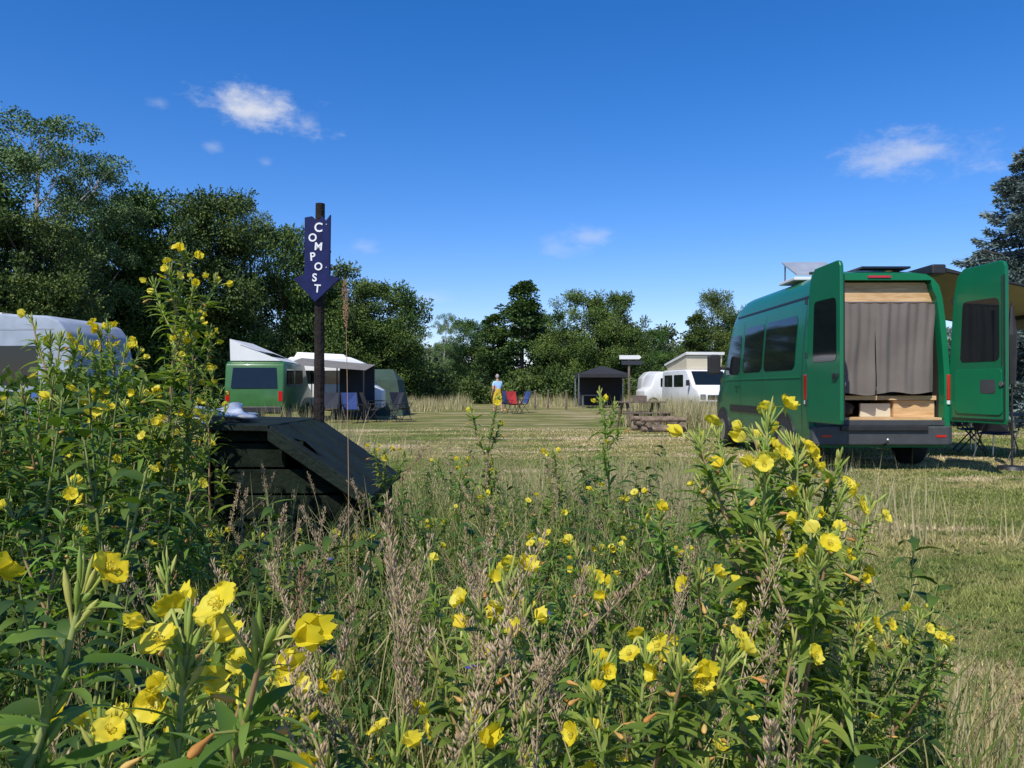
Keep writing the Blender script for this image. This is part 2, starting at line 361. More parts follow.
clump=.5+.5*np.sin(x*2.3+np.sin(d*1.9)*1.4)*np.sin(d*2.1+np.sin(x*1.7)*1.6)
h=RNG.uniform(.010,.026,n)*(.8+.9*clump)*(1+1.0*(RNG.random(n)>.95)); wd=.0020*np.maximum(1,d/3.0)
a=RNG.uniform(0,6.28,n); ln=RNG.uniform(.2,1.2,n)*h; a2=RNG.uniform(0,6.28,n)
B=np.stack([x,d,np.zeros(n)],1); sd=np.stack([np.cos(a),np.sin(a),np.zeros(n)],1)*wd[:,None]
T=B+np.stack([np.cos(a2)*ln,np.sin(a2)*ln,h],1)
V=np.stack([B-sd,B+sd,T],1).reshape(-1,3); mb.add(V,np.arange(n*3).reshape(-1,3),'lawnblade',RNG.random(n),False)
mb.obj('lawn_grass')
mb=MB(); random.seed(77)
for i in range(1100):
    d_=random.uniform(2.2,14); x_=random.uniform(.3*d_ if d_<5 else -.1*d_,.75*d_)
    for k in range(5):
        a_=k*1.257+random.random(); L_=random.uniform(.025,.06); leaf(mb,(x_,d_,.004),(math.cos(a_),math.sin(a_),random.uniform(.15,.6)),L_,L_*.4,.2,'weed',3,random.uniform(.3,1))
mb.obj('lawn_weeds')

# ------------------------------------------------ trees
def cards(mb,Pn,D,L,W,mat,rnd):
    n=len(Pn); D=nrm(D); r=nrm(RNG.normal(size=(n,3))); s_=nrm(np.cross(D,r)); L=np.broadcast_to(L,(n,))[:,None]; W=np.broadcast_to(W,(n,))[:,None]
    V=np.stack([Pn,Pn+D*L*.45+s_*W*.5,Pn+D*L,Pn+D*L*.55-s_*W*.5],1).reshape(-1,3)
    mb.add(V,np.arange(n*4).reshape(-1,4),mat,rnd,False)
def clumps(mb,C,R,nper,L,mat,base=.5,flat=.75):
    for c,r in zip(C,R):
        n=int(nper*r*r); 
        if n<5: continue
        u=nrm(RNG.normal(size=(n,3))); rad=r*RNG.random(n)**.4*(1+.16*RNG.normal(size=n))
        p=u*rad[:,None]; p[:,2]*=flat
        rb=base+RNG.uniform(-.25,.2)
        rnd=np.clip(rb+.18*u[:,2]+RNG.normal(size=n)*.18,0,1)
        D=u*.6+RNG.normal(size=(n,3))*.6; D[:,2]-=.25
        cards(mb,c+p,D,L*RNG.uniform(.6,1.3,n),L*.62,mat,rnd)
def tree_mesh(seed,H,W,z0=.22,nper=900,L=.2,mat='decid',bark='bark',ncl=60,shape='round',droop=0,rs=1.0):
    global RNG
    RNG=np.random.default_rng(seed); random.seed(seed); mb=MB()
    lean=RNG.normal(size=2)*.02*H
    tp=[np.array([lean[0]*t*t,lean[1]*t*t,H*.9*t]) for t in np.linspace(0,1,9)]
    r0=.014*H+.04
    tube(mb,tp,[r0*(1-.9*t)+.01 for t in np.linspace(0,1,9)],9,bark)
    C=[];R=[]
    while len(C)<ncl:
        t=RNG.random(); 
        if shape=='round': prof=math.sin(math.pi*(.16+.76*t))**.6
        elif shape=='cone': prof=(1-t)**.75*.95+.08
        elif shape=='oval': prof=math.sin(math.pi*(.12+.80*t))**.6*(.82+.18*math.sin(t*9+seed))
        a=RNG.random()*6.28; q=RNG.random()**.4*.9
        rad=W/2*prof*q*(1+.18*math.sin(3*a+seed)+.10*math.sin(5*a+2*seed))
        r=W*RNG.uniform(.08,.16)*(1.0-.35*t)*rs
        if shape=='cone': r*=.75
        z=H*(z0+(1-z0)*t)-r*.6*t
        C.append((rad*math.cos(a)+lean[0]*t,rad*math.sin(a)+lean[1]*t,z)); R.append(r)
    C=np.array(C);R=np.array(R)
    for i in RNG.choice(len(C),min(len(C),26),replace=False):
        c=C[i]; zz=max(H*z0*.7,c[2]-np.hypot(c[0],c[1])*.8-.3); s0=np.array([lean[0]*(zz/H)**2,lean[1]*(zz/H)**2,min(zz,H*.85)])
        mid=(s0+c)/2+np.array([0,0,-.04*H*RNG.random()])+RNG.normal(size=3)*.01*H
        rr=r0*.3*(1-.5*c[2]/H); tube(mb,[s0,mid,c],[rr,rr*.6,rr*.2],5,bark)
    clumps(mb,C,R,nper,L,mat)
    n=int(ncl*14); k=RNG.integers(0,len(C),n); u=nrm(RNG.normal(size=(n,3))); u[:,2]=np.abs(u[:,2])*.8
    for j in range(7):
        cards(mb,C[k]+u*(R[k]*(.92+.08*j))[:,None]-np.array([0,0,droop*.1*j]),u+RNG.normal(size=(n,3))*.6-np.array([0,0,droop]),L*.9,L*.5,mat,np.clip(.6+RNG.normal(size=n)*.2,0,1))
    return mb.mesh('tree_mesh_%d'%seed)
def place(name,me,x,y,rz=0,s=1,sz=None):
    o=bpy.data.objects.new(name,me); o.location=(x,y,0); o.rotation_euler=(0,0,rz); o.scale=(s,s,sz or s); sc.collection.objects.link(o); return o
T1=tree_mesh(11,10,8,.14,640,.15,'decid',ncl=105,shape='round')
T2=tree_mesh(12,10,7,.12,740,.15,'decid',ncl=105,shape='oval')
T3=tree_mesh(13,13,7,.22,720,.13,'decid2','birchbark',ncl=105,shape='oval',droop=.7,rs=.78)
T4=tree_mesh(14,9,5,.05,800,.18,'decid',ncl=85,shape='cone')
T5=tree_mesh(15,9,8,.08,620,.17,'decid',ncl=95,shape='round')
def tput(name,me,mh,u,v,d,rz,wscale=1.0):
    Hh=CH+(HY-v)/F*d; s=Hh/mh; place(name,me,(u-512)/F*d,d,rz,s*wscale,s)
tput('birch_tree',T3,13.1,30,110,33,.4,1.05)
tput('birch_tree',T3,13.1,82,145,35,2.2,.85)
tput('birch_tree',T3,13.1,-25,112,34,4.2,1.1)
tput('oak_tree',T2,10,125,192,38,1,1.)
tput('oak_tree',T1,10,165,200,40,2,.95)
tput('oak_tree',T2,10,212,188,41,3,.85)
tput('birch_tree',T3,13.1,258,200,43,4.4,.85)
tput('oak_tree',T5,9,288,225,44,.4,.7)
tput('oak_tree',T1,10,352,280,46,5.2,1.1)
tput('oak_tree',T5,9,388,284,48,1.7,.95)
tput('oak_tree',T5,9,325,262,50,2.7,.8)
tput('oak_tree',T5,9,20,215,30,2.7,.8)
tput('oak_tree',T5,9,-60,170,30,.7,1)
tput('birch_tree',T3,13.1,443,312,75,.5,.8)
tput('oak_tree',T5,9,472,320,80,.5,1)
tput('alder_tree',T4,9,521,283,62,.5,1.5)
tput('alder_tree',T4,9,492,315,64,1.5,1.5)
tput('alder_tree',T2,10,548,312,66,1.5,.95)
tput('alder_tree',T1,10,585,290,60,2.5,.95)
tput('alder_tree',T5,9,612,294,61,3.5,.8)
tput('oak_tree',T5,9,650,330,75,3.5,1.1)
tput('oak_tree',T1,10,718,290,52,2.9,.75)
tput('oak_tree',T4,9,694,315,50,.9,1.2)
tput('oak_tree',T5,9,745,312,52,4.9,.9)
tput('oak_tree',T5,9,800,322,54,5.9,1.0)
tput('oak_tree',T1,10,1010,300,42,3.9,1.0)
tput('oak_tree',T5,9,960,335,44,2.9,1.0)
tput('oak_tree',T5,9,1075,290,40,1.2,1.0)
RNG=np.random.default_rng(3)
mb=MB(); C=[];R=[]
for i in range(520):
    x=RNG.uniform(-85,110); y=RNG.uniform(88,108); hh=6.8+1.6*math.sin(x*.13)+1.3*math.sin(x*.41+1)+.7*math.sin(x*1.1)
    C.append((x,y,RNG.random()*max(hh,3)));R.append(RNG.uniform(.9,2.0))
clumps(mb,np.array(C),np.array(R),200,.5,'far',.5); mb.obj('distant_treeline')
mb=MB(); C=[];R=[]
for i in range(420):
    t=RNG.random(); x=-34+t*30; y=27+t*22+RNG.uniform(-2,5); hh=3.4 if t<.75 else 2.3
    C.append((x,y,RNG.random()*hh));R.append(RNG.uniform(.45,1.0))
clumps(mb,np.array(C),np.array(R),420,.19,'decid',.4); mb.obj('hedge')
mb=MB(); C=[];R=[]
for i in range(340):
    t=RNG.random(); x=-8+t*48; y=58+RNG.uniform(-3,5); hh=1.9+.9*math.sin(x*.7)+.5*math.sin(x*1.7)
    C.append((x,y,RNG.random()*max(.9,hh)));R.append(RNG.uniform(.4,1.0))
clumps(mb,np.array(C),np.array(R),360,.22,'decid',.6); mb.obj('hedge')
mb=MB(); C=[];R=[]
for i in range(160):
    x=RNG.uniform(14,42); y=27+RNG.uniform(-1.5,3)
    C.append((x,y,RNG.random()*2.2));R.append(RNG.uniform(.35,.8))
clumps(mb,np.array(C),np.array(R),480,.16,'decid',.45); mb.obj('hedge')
def spruce(H,W):
    mb=MB(); tube(mb,[(0,0,H*t) for t in (0,.25,.5,.75,1)],[.2,.16,.11,.06,.01],8,'bark')
    z=.8; ps=[];ds=[];rn=[]
    while z<H:
        f=1-z/H; nb=int(7+8*f)
        for k in range(nb):
            a=RNG.random()*6.28; Lb=(W/2)*(f**.75)*RNG.uniform(.6,1.15)+.15; o=np.array([math.cos(a),math.sin(a),0])
            zz=z+RNG.uniform(-.14,.14); rb=RNG.uniform(.2,.8)
            def bp_(s): return np.array([0,0,zz])+o*Lb*s+np.array([0,0,1])*Lb*(-.05-.42*s+.46*s*s)
            tube(mb,[bp_(0),bp_(.5),bp_(1)],[.025,.015,.004],4,'bark')
            m_=int(Lb*190)+25; sv=RNG.random(m_)**.7
            t_=np.cross(o,[0,0,1]); off=RNG.uniform(-1,1,m_)*(.34*Lb*(1-sv)+.12)
            base=np.array([bp_(s) for s in sv])+off[:,None]*t_-np.array([0,0,1])*(np.abs(off)*.4+RNG.random(m_)*.12)[:,None]
            base=base+o*(np.abs(off)*.4)[:,None]
            ps.append(base); ds.append(o*.8+np.sign(off)[:,None]*t_*.6+RNG.normal(size=(m_,3))*.45); rn.append(np.clip(rb+.3*(sv-.5)+RNG.normal(size=m_)*.15,0,1))
        z+=.26+.10*f
    ps=np.concatenate(ps);ds=np.concatenate(ds);rn=np.concatenate(rn)
    cards(mb,ps,ds,.17,.05,'spruce',rn); return mb
RNG=np.random.default_rng(5)
o=spruce(8.7,6.8).obj('blue_spruce_tree'); o.location=((1032-512)/F*24,24,0)

# ------------------------------------------------ green van
VM={}
VM['green']=simple('green_paint',(.004,.135,.056),.34,0,.06,2,coat=.35,spec=.35)
VM['greenlit']=simple('green_paint_lit',(.005,.16,.066),.45,0,.08,2,spec=.3)  # body green lightened: the brighter sunlit rear is put into the colour
VM['black']=simple('black_plastic',(.02,.02,.022),.5,0,.2,8,bump=.1)
VM['rubber']=simple('rubber',(.018,.018,.018),.85,0,.2,8)
VM['bump']=simple('grey_plastic',(.05,.055,.06),.55,0,.15,8,bump=.15)
VM['glass']=simple('dark_glass',(.008,.012,.014),.05,0,.1,2,spec=.5)
VM['red']=simple('red_lens',(.45,.01,.008),.15,0,.1,10,coat=.5)
VM['white']=simple('white_paint',(.70,.71,.70),.45,0,.06,2,coat=.1)
VM['cream']=simple('cream_paint',(.62,.56,.42),.5,0,.06,2)
VM['steel']=simple('steel',(.5,.5,.5),.3,.9,.1,5)
VM['curt']=simple('taupe_fabric',(.155,.135,.122),.95,0,.12,2.5,bump=.3,bscale=200)
VM['dark']=simple('dark_interior',(.02,.018,.016),.9)
VM['awn']=simple('awning_canvas',(.55,.46,.34),.9,0,.06,3)
m,nt_,out_=newmat('plywood'); tc2=N(nt_,'ShaderNodeTexCoord'); mp=N(nt_,'ShaderNodeMapping'); mp.inputs['Scale'].default_value=(1.5,1,14); nt_.links.new(tc2.outputs['Object'],mp.inputs[0])
no=N(nt_,'ShaderNodeTexNoise'); no.inputs['Scale'].default_value=2.5; no.inputs['Detail'].default_value=6; no.inputs['Distortion'].default_value=.6; nt_.links.new(mp.outputs[0],no.inputs['Vector'])
r=N(nt_,'ShaderNodeValToRGB'); r.color_ramp.elements[0].color=(.50,.30,.13,1); r.color_ramp.elements[1].color=(.66,.45,.24,1); r.color_ramp.elements[0].position=.35; r.color_ramp.elements[1].position=.65
b=N(nt_,'ShaderNodeBsdfPrincipled'); b.inputs['Roughness'].default_value=.6; nt_.links.new(no.outputs['Fac'],r.inputs[0]); nt_.links.new(r.outputs[0],b.inputs['Base Color']); nt_.links.new(b.outputs[0],out_.inputs[0]); VM['ply']=m

van=empty('green_camper_van',(5.13,10.8,0),0)
def vw(z): return float(np.interp(z,[.3,.45,.6,1.0,1.35,1.7,2.1,2.45,2.62,2.72,2.78,2.80],[.93,.965,.985,.995,.99,.965,.93,.885,.84,.76,.66,.5]))
def topz(y): return float(np.interp(y,[0,.15,.5,3.5,3.8,4.05,4.3,4.62,4.75,5.05,5.25,5.3],[2.76,2.79,2.80,2.80,2.74,2.58,2.2,1.62,1.48,1.36,1.12,.95]))
zl=[.32,.45,.6,.8,1.0,1.2,1.35,1.5,1.7,1.9,2.1,2.3,2.45,2.55,2.62,2.68,2.72,2.75,2.78,2.80]
ys=[0,.15,.5,1,1.5,2,2.5,3,3.5,3.65,3.8,3.92,4.05,4.18,4.3,4.46,4.62,4.75,4.9,5.05,5.15,5.25,5.3]
V=[];ring=len(zl)*2
for y in ys:
    tz=topz(y); nw=np.interp(y,[0,4.3,4.9,5.2,5.3],[1,1,.97,.90,.84]); row=[]
    for z in zl:
        zz=z if z<.6 else .6+(z-.6)*(tz-.6)/(2.2); 
        wz=vw(z) if tz>2.5 else min(vw(zz), vw(z)) if z<2.5 else vw(z)*np.interp(tz,[.9,2.5],[1.1,1.0])
        row.append((-(wz*nw),y,zz))
    V+=row+[(-a,b_,c) for a,b_,c in row[::-1]]
Fc=[]
for i in range(len(ys)-1):
    for j in range(ring-1): Fc.append((i*ring+j,i*ring+j+1,(i+1)*ring+j+1,(i+1)*ring+j))
    Fc.append((i*ring+ring-1,i*ring,(i+1)*ring,(i+1)*ring+ring-1))
Fc.append(tuple(range((len(ys)-1)*ring,len(ys)*ring)))
body=part('body',V,Fc,VM['green'],van,0,smooth=True)
oz0,oz1=.70,2.66
def opw(z): return max(.1,vw(min(z,2.6))-.085-(.03 if z>2.5 else 0))
outl=V[:ring]; inner=[]
for (x,y,z) in outl:
    zz=min(max(z,oz0),oz1); k=opw(zz); 
    if z>2.66: k=min(k,abs(x)*.98)
    inner.append((math.copysign(k,x),0,zz))
VV=[(x,-.004,z) for x,_,z in outl]+[(x,-.004,z) for x,_,z in inner]+[(x,.14,z) for x,_,z in inner]
ff=[]
for j in range(ring):
    k=(j+1)%ring; ff+= [(j,k,ring+k,ring+j),(ring+j,ring+k,2*ring+k,2*ring+j)]
part('rear_frame',VV,ff,VM['greenlit'],van)
part('interior',[(x*1.0,.142,z) for x,_,z in inner]+[(x*1.0,2.6,z) for x,_,z in inner],[(j,(j+1)%ring,ring+(j+1)%ring,ring+j) for j in range(ring)]+[tuple(range(ring,2*ring))],VM['dark'],van)
prism('header_board',van,VM['ply'],[(-.82,2.30),(.82,2.30),(.78,2.57),(.70,2.64),(-.70,2.64),(-.78,2.57)],'y',.12,.14)
cyl('curtain_rail',van,VM['steel'],(-.82,.10,2.36),(.82,.10,2.36),.010)
def curtain(name,x0,x1,z0,z1,y,ph):
    nx,nz=70,20; v=[];f=[]
    for j in range(nz+1):
        t=j/nz
        for i in range(nx+1):
            s=i/nx
            v.append((x0+(x1-x0)*(.5+(s-.5)*(1+.05*math.sin(t*3+ph)))+.006*math.sin(t*8+s*7),y+.022*math.sin(s*17+ph+.9*math.sin(t*2.2))*(.35+.65*t)+.010*math.sin(s*41+ph+t*3)*(1-.6*t)+.012*math.sin(t*6+s*5+ph),z1+(z0-z1)*t-.016*math.sin(s*9+ph)*t-(.02*abs(math.sin(s*12)) if t<.02 else 0)))
    for j in range(nz):
        for i in range(nx):
            a=j*(nx+1)+i; f.append((a,a+1,a+nx+2,a+nx+1))
    part(name,v,f,VM['curt'],van,smooth=True)
curtain('curtain_left',-.885,-.05,1.06,2.35,.06,0); curtain('curtain_right',-.02,.81,1.08,2.35,.07,2)
box('bed_board',van,VM['ply'],-.885,.885,.16,1.2,.98,1.04)
box('floor_board',van,VM['ply'],-.885,.885,.02,2.4,.702,.735)
box('side_cabinet',van,VM['ply'],.30,.88,.2,.9,.737,.975,.004)
box('left_cabinet',van,VM['ply'],-.885,-.80,.14,.9,.737,2.2,.004)
box('step_panel',van,VM['cream'],-.15,.28,.25,.3,.737,.93,.004)
def blob(name,par,mat,loc,sc3,seed=0,amp=.12,sub=3):
    bm=bmesh.new(); bmesh.ops.create_icosphere(bm,subdivisions=sub,radius=1)
    for v_ in bm.verts:
        c=v_.co; k=1+amp*math.sin(c.x*4+seed)*math.cos(c.y*5+seed*2)+amp*.6*math.sin(c.z*7+seed*3+c.x*3)
        v_.co=Vector((c.x*sc3[0]*k,c.y*sc3[1]*k,c.z*sc3[2]*k))
    me=bpy.data.meshes.new(name); bm.to_mesh(me); bm.free(); me.materials.append(mat)
    for p in me.polygons: p.use_smooth=True
    o=bpy.data.objects.new(name,me); o.location=loc; sc.collection.objects.link(o); o.parent=par; return o
blob('luggage_bag',van,VM['dark'],(-.42,.35,.85),(.22,.18,.12),1)
blob('bedding',van,simple('bedding_dark',(.05,.05,.07),.9),(.1,.5,1.1),(.5,.3,.07),2)
prism('bumper',van,VM['bump'],[(-.97,.02),(-.97,-.09),(-.9,-.13),(.9,-.13),(.97,-.09),(.97,.02)],'z',.36,.62,.02)
box('bumper_step',van,VM['black'],-.6,.6,-.17,-.10,.56,.635,.01)
box('sill',van,VM['bump'],-.90,.90,-.03,.02,.63,.70,.006)
cyl('tow_ball_neck',van,VM['black'],(0,-.12,.36),(0,-.24,.40),.02); blob('tow_ball',van,VM['steel'],(0,-.24,.44),(.026,.026,.026),0,0)
for sx,nm in ((-1,'left'),(1,'right')):
    box('tail_lamp_'+nm,van,VM['red'],min(sx*.94,sx*1.012),max(sx*.94,sx*1.012),-.028,.13,.98,1.34,.012)
    box('tail_lamp_clear_'+nm,van,VM['white'],min(sx*.94,sx*1.010),max(sx*.94,sx*1.010),-.026,.12,.92,.975,.006)
    box('bumper_reflector_'+nm,van,VM['red'],min(sx*.72,sx*.86),max(sx*.72,sx*.86),-.137,-.12,.47,.50)
    for yy,w_ in ((.95,'rear'),(4.35,'front')):
        pts=[(yy+.42*math.cos(a),.36+.42*math.sin(a)) for a in np.linspace(0,math.pi,17)]+[(yy-.40,.30),(yy+.40,.30)]
        prism('wheel_arch_%s_%s'%(w_,nm),van,VM['black'],pts,'x',sx*.90,sx*1.004)
        cyl('tyre_%s_%s'%(w_,nm),van,VM['rubber'],(sx*.78,yy,.345),(sx*1.012,yy,.345),.345,n=32,bevel=.02)
        cyl('rim_%s_%s'%(w_,nm),van,VM['steel'],(sx*1.0,yy,.345),(sx*1.018,yy,.345),.21,n=24)
    prism('mirror_'+nm,van,VM['black'],rrect(min(sx*1.08,sx*1.32),max(sx*1.08,sx*1.32),1.42,1.80,.06),'y',4.18,4.3,.02)
    box('mirror_arm_'+nm,van,VM['black'],min(sx*.93,sx*1.12),max(sx*.93,sx*1.12),4.2,4.26,1.5,1.56,.01)
def sidepatch(name,y0,y1,z0,z1,r,mat,off=.006,side=-1,slant=0):
    nz=14; v=[];f=[]
    for j in range(nz+1):
        z=z0+(z1-z0)*j/nz; dz=min(z-z0,z1-z); ins=0 if dz>=r else r-math.sqrt(max(0,r*r-(r-dz)**2))
        for yy in (y0+ins,(y0+y1)/2,y1-ins-slant*(z-z0)): v.append((side*(vw(z)+off),yy,z))
    for j in range(nz):
        for i in range(2): a=j*3+i; f.append((a,a+1,a+4,a+3))
    part(name,v,f,mat,van,smooth=True)
for sd_,nm in ((-1,'left'),(1,'right')):
    sidepatch('side_window_'+nm,.55,1.95,1.42,2.22,.09,VM['glass'],side=sd_)
    sidepatch('middle_window_'+nm,2.05,3.10,1.42,2.22,.09,VM['glass'],side=sd_)
    sidepatch('cab_window_'+nm,3.28,4.2,1.40,2.12,.09,VM['glass'],side=sd_,slant=.35)
    sidepatch('side_trim_'+nm,1.45,3.85,.72,.84,.02,VM['black'],side=sd_,off=.014)
    for k,yy in enumerate((2.0,3.18,.24)): sidepatch('panel_gap_%d_%s'%(k,nm),yy,yy+.014,.5,2.35,.003,VM['black'],side=sd_,off=.003)
    sidepatch('swage_line_%s'%nm,.26,4.3,1.30,1.325,.005,VM['greenlit'],side=sd_,off=.012)
    sidepatch('door_handle_'+nm,3.3,3.45,1.14,1.19,.02,VM['black'],side=sd_,off=.03)
    sidepatch('drip_rail_'+nm,.1,3.7,2.44,2.47,.01,VM['black'],side=sd_,off=.008)
part('windscreen',[(-.80,4.12,2.50),(.80,4.12,2.50),(.86,4.66,1.62),(-.86,4.66,1.62)],[(0,1,2,3)],VM['glass'],van)
def door(name,hx,side,phi):
    e=bpy.data.objects.new(name,None); sc.collection.objects.link(e); e.parent=van; e.location=(hx,-.03,0); e.rotation_euler=(0,0,phi)
    zs=[.68,.8,1.0,1.35,1.7,2.1,2.45,2.6,2.68,2.74,2.77]
    left=[( (.97-vw(min(z,2.6)))*.9 + (0 if z<2.66 else (z-2.66)*1.2),z) for z in zs]
    poly=[(-a,z) for a,z in left]+[(-.86,2.79),(-.915,2.77),(-.945,2.71),(-.95,2.6),(-.95,.74),(-.93,.68)]
    t0,t1=(0,.05) if side>0 else (-.05,0)
    prism('door_panel',e,VM['green'],poly,'x',t0,t1,.012,seg=2)
    outx=t1+.003 if side>0 else t0-.003; inx=t0-.003 if side>0 else t1+.003
    wz0,wz1=1.50,2.32
    win=[(-.19,wz0+.06),(-.21,wz0+.01),(-.25,wz0),(-.78,wz0),(-.83,wz0+.02),(-.85,wz0+.07),(-.85,wz1-.08),(-.83,wz1-.02),(-.78,wz1),(-.30,wz1),(-.25,wz1-.02),(-.235,wz1-.07)]
    for xx,nm in ((outx,'window_outer'),(inx,'window_inner')):
        prism(nm,e,VM['glass'],win,'x',xx,xx+(.002 if xx>0.0 else -.002))
    fr=[(y,z) for y,z in rrect(-.90,-.10,.80,1.40,.06)]
    prism('lining',e,VM['greenlit'],fr,'x',inx,inx-side*.012,.004)
    prism('lining_recess',e,VM['bump'],[(y,z) for y,z in rrect(-.80,-.55,1.08,1.26,.03)],'x',inx-side*.013,inx-side*.016)
    cyl('latch',e,VM['steel'],(inx-side*.01,-.90,1.2),(inx-side*.03,-.90,1.2),.03)
    cyl('latch_rod',e,VM['black'],(inx-side*.008,-.90,1.45),(inx-side*.008,-.90,2.6),.006,n=8)
    box('handle',e,VM['black'],min(outx,outx+side*.03),max(outx,outx+side*.03),-.90,-.78,1.28,1.34,.008)
    box('edge_seal',e,VM['black'],min(inx,inx-side*.01),max(inx,inx-side*.01),-.945,-.93,.75,2.6)
    box('edge_seal_bottom',e,VM['black'],min(inx,inx-side*.01),max(inx,inx-side*.01),-.93,-.04,.73,.745)
    for z in (.95,1.6,2.35):
        cyl('hinge',e,VM['black'],(outx,.0,z-.04),(outx,.0,z+.04),.018)
    return e
door('rear_door_left',-.975,-1,math.radians(4))
door('rear_door_right',.975,1,math.radians(11))
hat=bpy.data.objects.new('roof_hatch',None); sc.collection.objects.link(hat); hat.parent=van; hat.location=(-.36,1.5,2.82)
box('hatch_frame',hat,VM['white'],-.40,.40,-.35,.35,0,.05,.01)
part('hatch_lid',[(-.36,-.33,.07),(.36,-.33,.07),(.36,.33,.36),(-.36,.33,.36),(-.36,-.33,.10),(.36,-.33,.10),(.36,.33,.39),(-.36,.33,.39)],[(0,3,2,1),(4,5,6,7),(0,1,5,4),(1,2,6,5),(2,3,7,6),(3,0,4,7)],simple('smoked_acrylic',(.35,.38,.40),.15),hat)
box('hatch_arm_left',hat,VM['steel'],-.34,-.32,.25,.27,.05,.36); box('hatch_arm_right',hat,VM['steel'],.32,.34,.25,.27,.05,.36)
box('roof_bar',van,VM['black'],-.75,.75,.55,.60,2.82,2.86,.01); box('solar_panel',van,VM['glass'],-.1,.6,.3,1.0,2.87,2.90)
box('high_brake_lamp',van,VM['red'],-.16,.16,-.02,.0,2.69,2.72)
aw=bpy.data.objects.new('awning',None); sc.collection.objects.link(aw); aw.parent=van
box('cassette',aw,VM['black'],.80,1.0,.1,3.7,2.76,2.90,.02)
nv=[];nf_2=[]
for i in range(13):
    s=i/12
    for j in range(9):
        t=j/8; nv.append((1.0+2.4*s,.15+3.4*t,2.86-.50*s-.05*math.sin(math.pi*s)*(1+.3*math.sin(t*9))))
for i in range(12):
    for j in range(8): a=i*9+j; nf_2.append((a,a+1,a+10,a+9))
part('canvas',nv,nf_2,VM['awn'],aw,smooth=True)
box('front_rail',aw,VM['black'],3.38,3.44,.1,3.7,2.30,2.38,.01)
part('valance',[(3.44,.15,2.33),(3.44,3.6,2.33),(3.44,3.6,2.13),(3.44,.15,2.13)],[(0,1,2,3)],VM['awn'],aw)
for k,yy in enumerate((.12,3.58)):
    cyl('pole_%d'%k,aw,VM['steel'],(3.4,yy,0),(3.4,yy,2.30),.016)
    cyl('arm_%d'%k,aw,VM['black'],(1.0,yy,2.80),(2.3,yy-.02,2.56),.02); cyl('arm_b_%d'%k,aw,VM['black'],(2.3,yy-.02,2.56),(3.38,yy,2.34),.02)
par=empty('folded_parasol',(7.05,10.9,0))
cyl('pole',par,VM['black'],(0,0,.04),(.0,0,2.35),.014); cyl('foot',par,VM['black'],(0,0,0),(0,0,.05),.2,.18,n=24)
cyl('folded_cloth_top',par,VM['black'],(0,0,1.9),(0,0,2.3),.07,.02,n=9); cyl('folded_cloth',par,VM['black'],(0,0,1.2),(0,0,1.9),.045,.07,n=9)
def camp_chair(name,loc,rz,cloth,frame):
    e=empty(name,loc,rz)
    for sx in (-.26,.26):
        cyl('leg_a',e,frame,(sx,-.25,0),(sx,.22,.62),.012,n=8); cyl('leg_b',e,frame,(sx,.25,0),(sx,-.25,.60),.012,n=8)
        cyl('back_post',e,frame,(sx,.15,.40),(sx,.36,1.0),.012,n=8); box('armrest',e,frame,sx-.03,sx+.03,-.25,.24,.60,.625,.008)
    part('seat',[(-.25,-.24,.45),(.25,-.24,.45),(.25,.2,.40),(-.25,.2,.40),(0,-.02,.38)],[(0,1,4),(1,2,4),(2,3,4),(3,0,4)],cloth,e)
    part('backrest',[(-.25,.19,.45),(.25,.19,.45),(.25,.37,1.0),(-.25,.37,1.0),(0,.33,.72)],[(0,1,4),(1,2,4),(2,3,4),(3,0,4)],cloth,e)
    return e
dkc=simple('dark_cloth',(.03,.035,.05),.9); bluec=simple('blue_cloth',(.03,.06,.2),.9); redc=simple('red_cloth',(.4,.03,.03),.9)
camp_chair('camping_chair',(7.9,12.6,0),2.2,dkc,VM['black']); camp_chair('camping_chair',(8.3,14.0,0),1.2,dkc,VM['black'])
tb=empty('camping_table',(8.4,13.2,0)); box('top',tb,VM['bump'],-.4,.4,-.3,.3,.68,.71,.01)
for a in (-.35,.35):
    for b_ in (-.25,.25): cyl('leg',tb,VM['steel'],(a,b_,0),(a*.9,b_,.68),.012,n=8)

# ------------------------------------------------ distant campers
def camper(name,loc,rz,W,prof,paint,wins=(),front=None,back=None,wheels=(),wr=.32,bevel=.06):
    e=empty(name,loc,rz)
    prism('body',e,paint,prof,'x',-W/2,W/2,bevel,smooth=True,seg=3)
    for k,(y0,y1,z0,z1) in enumerate(wins):
        for s_ in (-1,1): prism('window_%d'%k,e,VM['glass'],rrect(y0,y1,z0,z1,.06),'x',s_*(W/2-.01),s_*(W/2+.006))
    for q,nm in ((front,'windscreen'),(back,'rear_window')):
        if q:
            (ya,za,yb,zb,hw)=q; part(nm,[(-hw,ya,za),(hw,ya,za),(hw*.94,yb,zb),(-hw*.94,yb,zb)],[(0,1,2,3)],VM['glass'],e)
    for k,yy in enumerate(wheels):
        for s_ in (-1,1):
            cyl('tyre_%d'%k,e,VM['rubber'],(s_*(W/2-.22),yy,wr),(s_*(W/2+.01),yy,wr),wr,n=24)
            cyl('rim_%d'%k,e,VM['steel'],(s_*(W/2),yy,wr),(s_*(W/2+.02),yy,wr),wr*.6,n=16)
    return e
vanprof=[(0,.35),(0,1.0),(.12,1.9),(.3,1.98),(3.1,1.98),(3.3,1.93),(4.05,1.22),(4.6,1.05),(4.7,.85),(4.7,.35)]
cprof=[(0,.45),(-.02,1.0),(.05,1.75),(.14,2.2),(.30,2.42),(.55,2.52),(1.4,2.56),(4.2,2.58),(4.8,2.45),(5.1,1.9),(5.25,1.0),(5.2,.45)]
strip=simple('blue_stripe',(.05,.12,.4),.6)
x0,_,_=P(104,388,15.5)
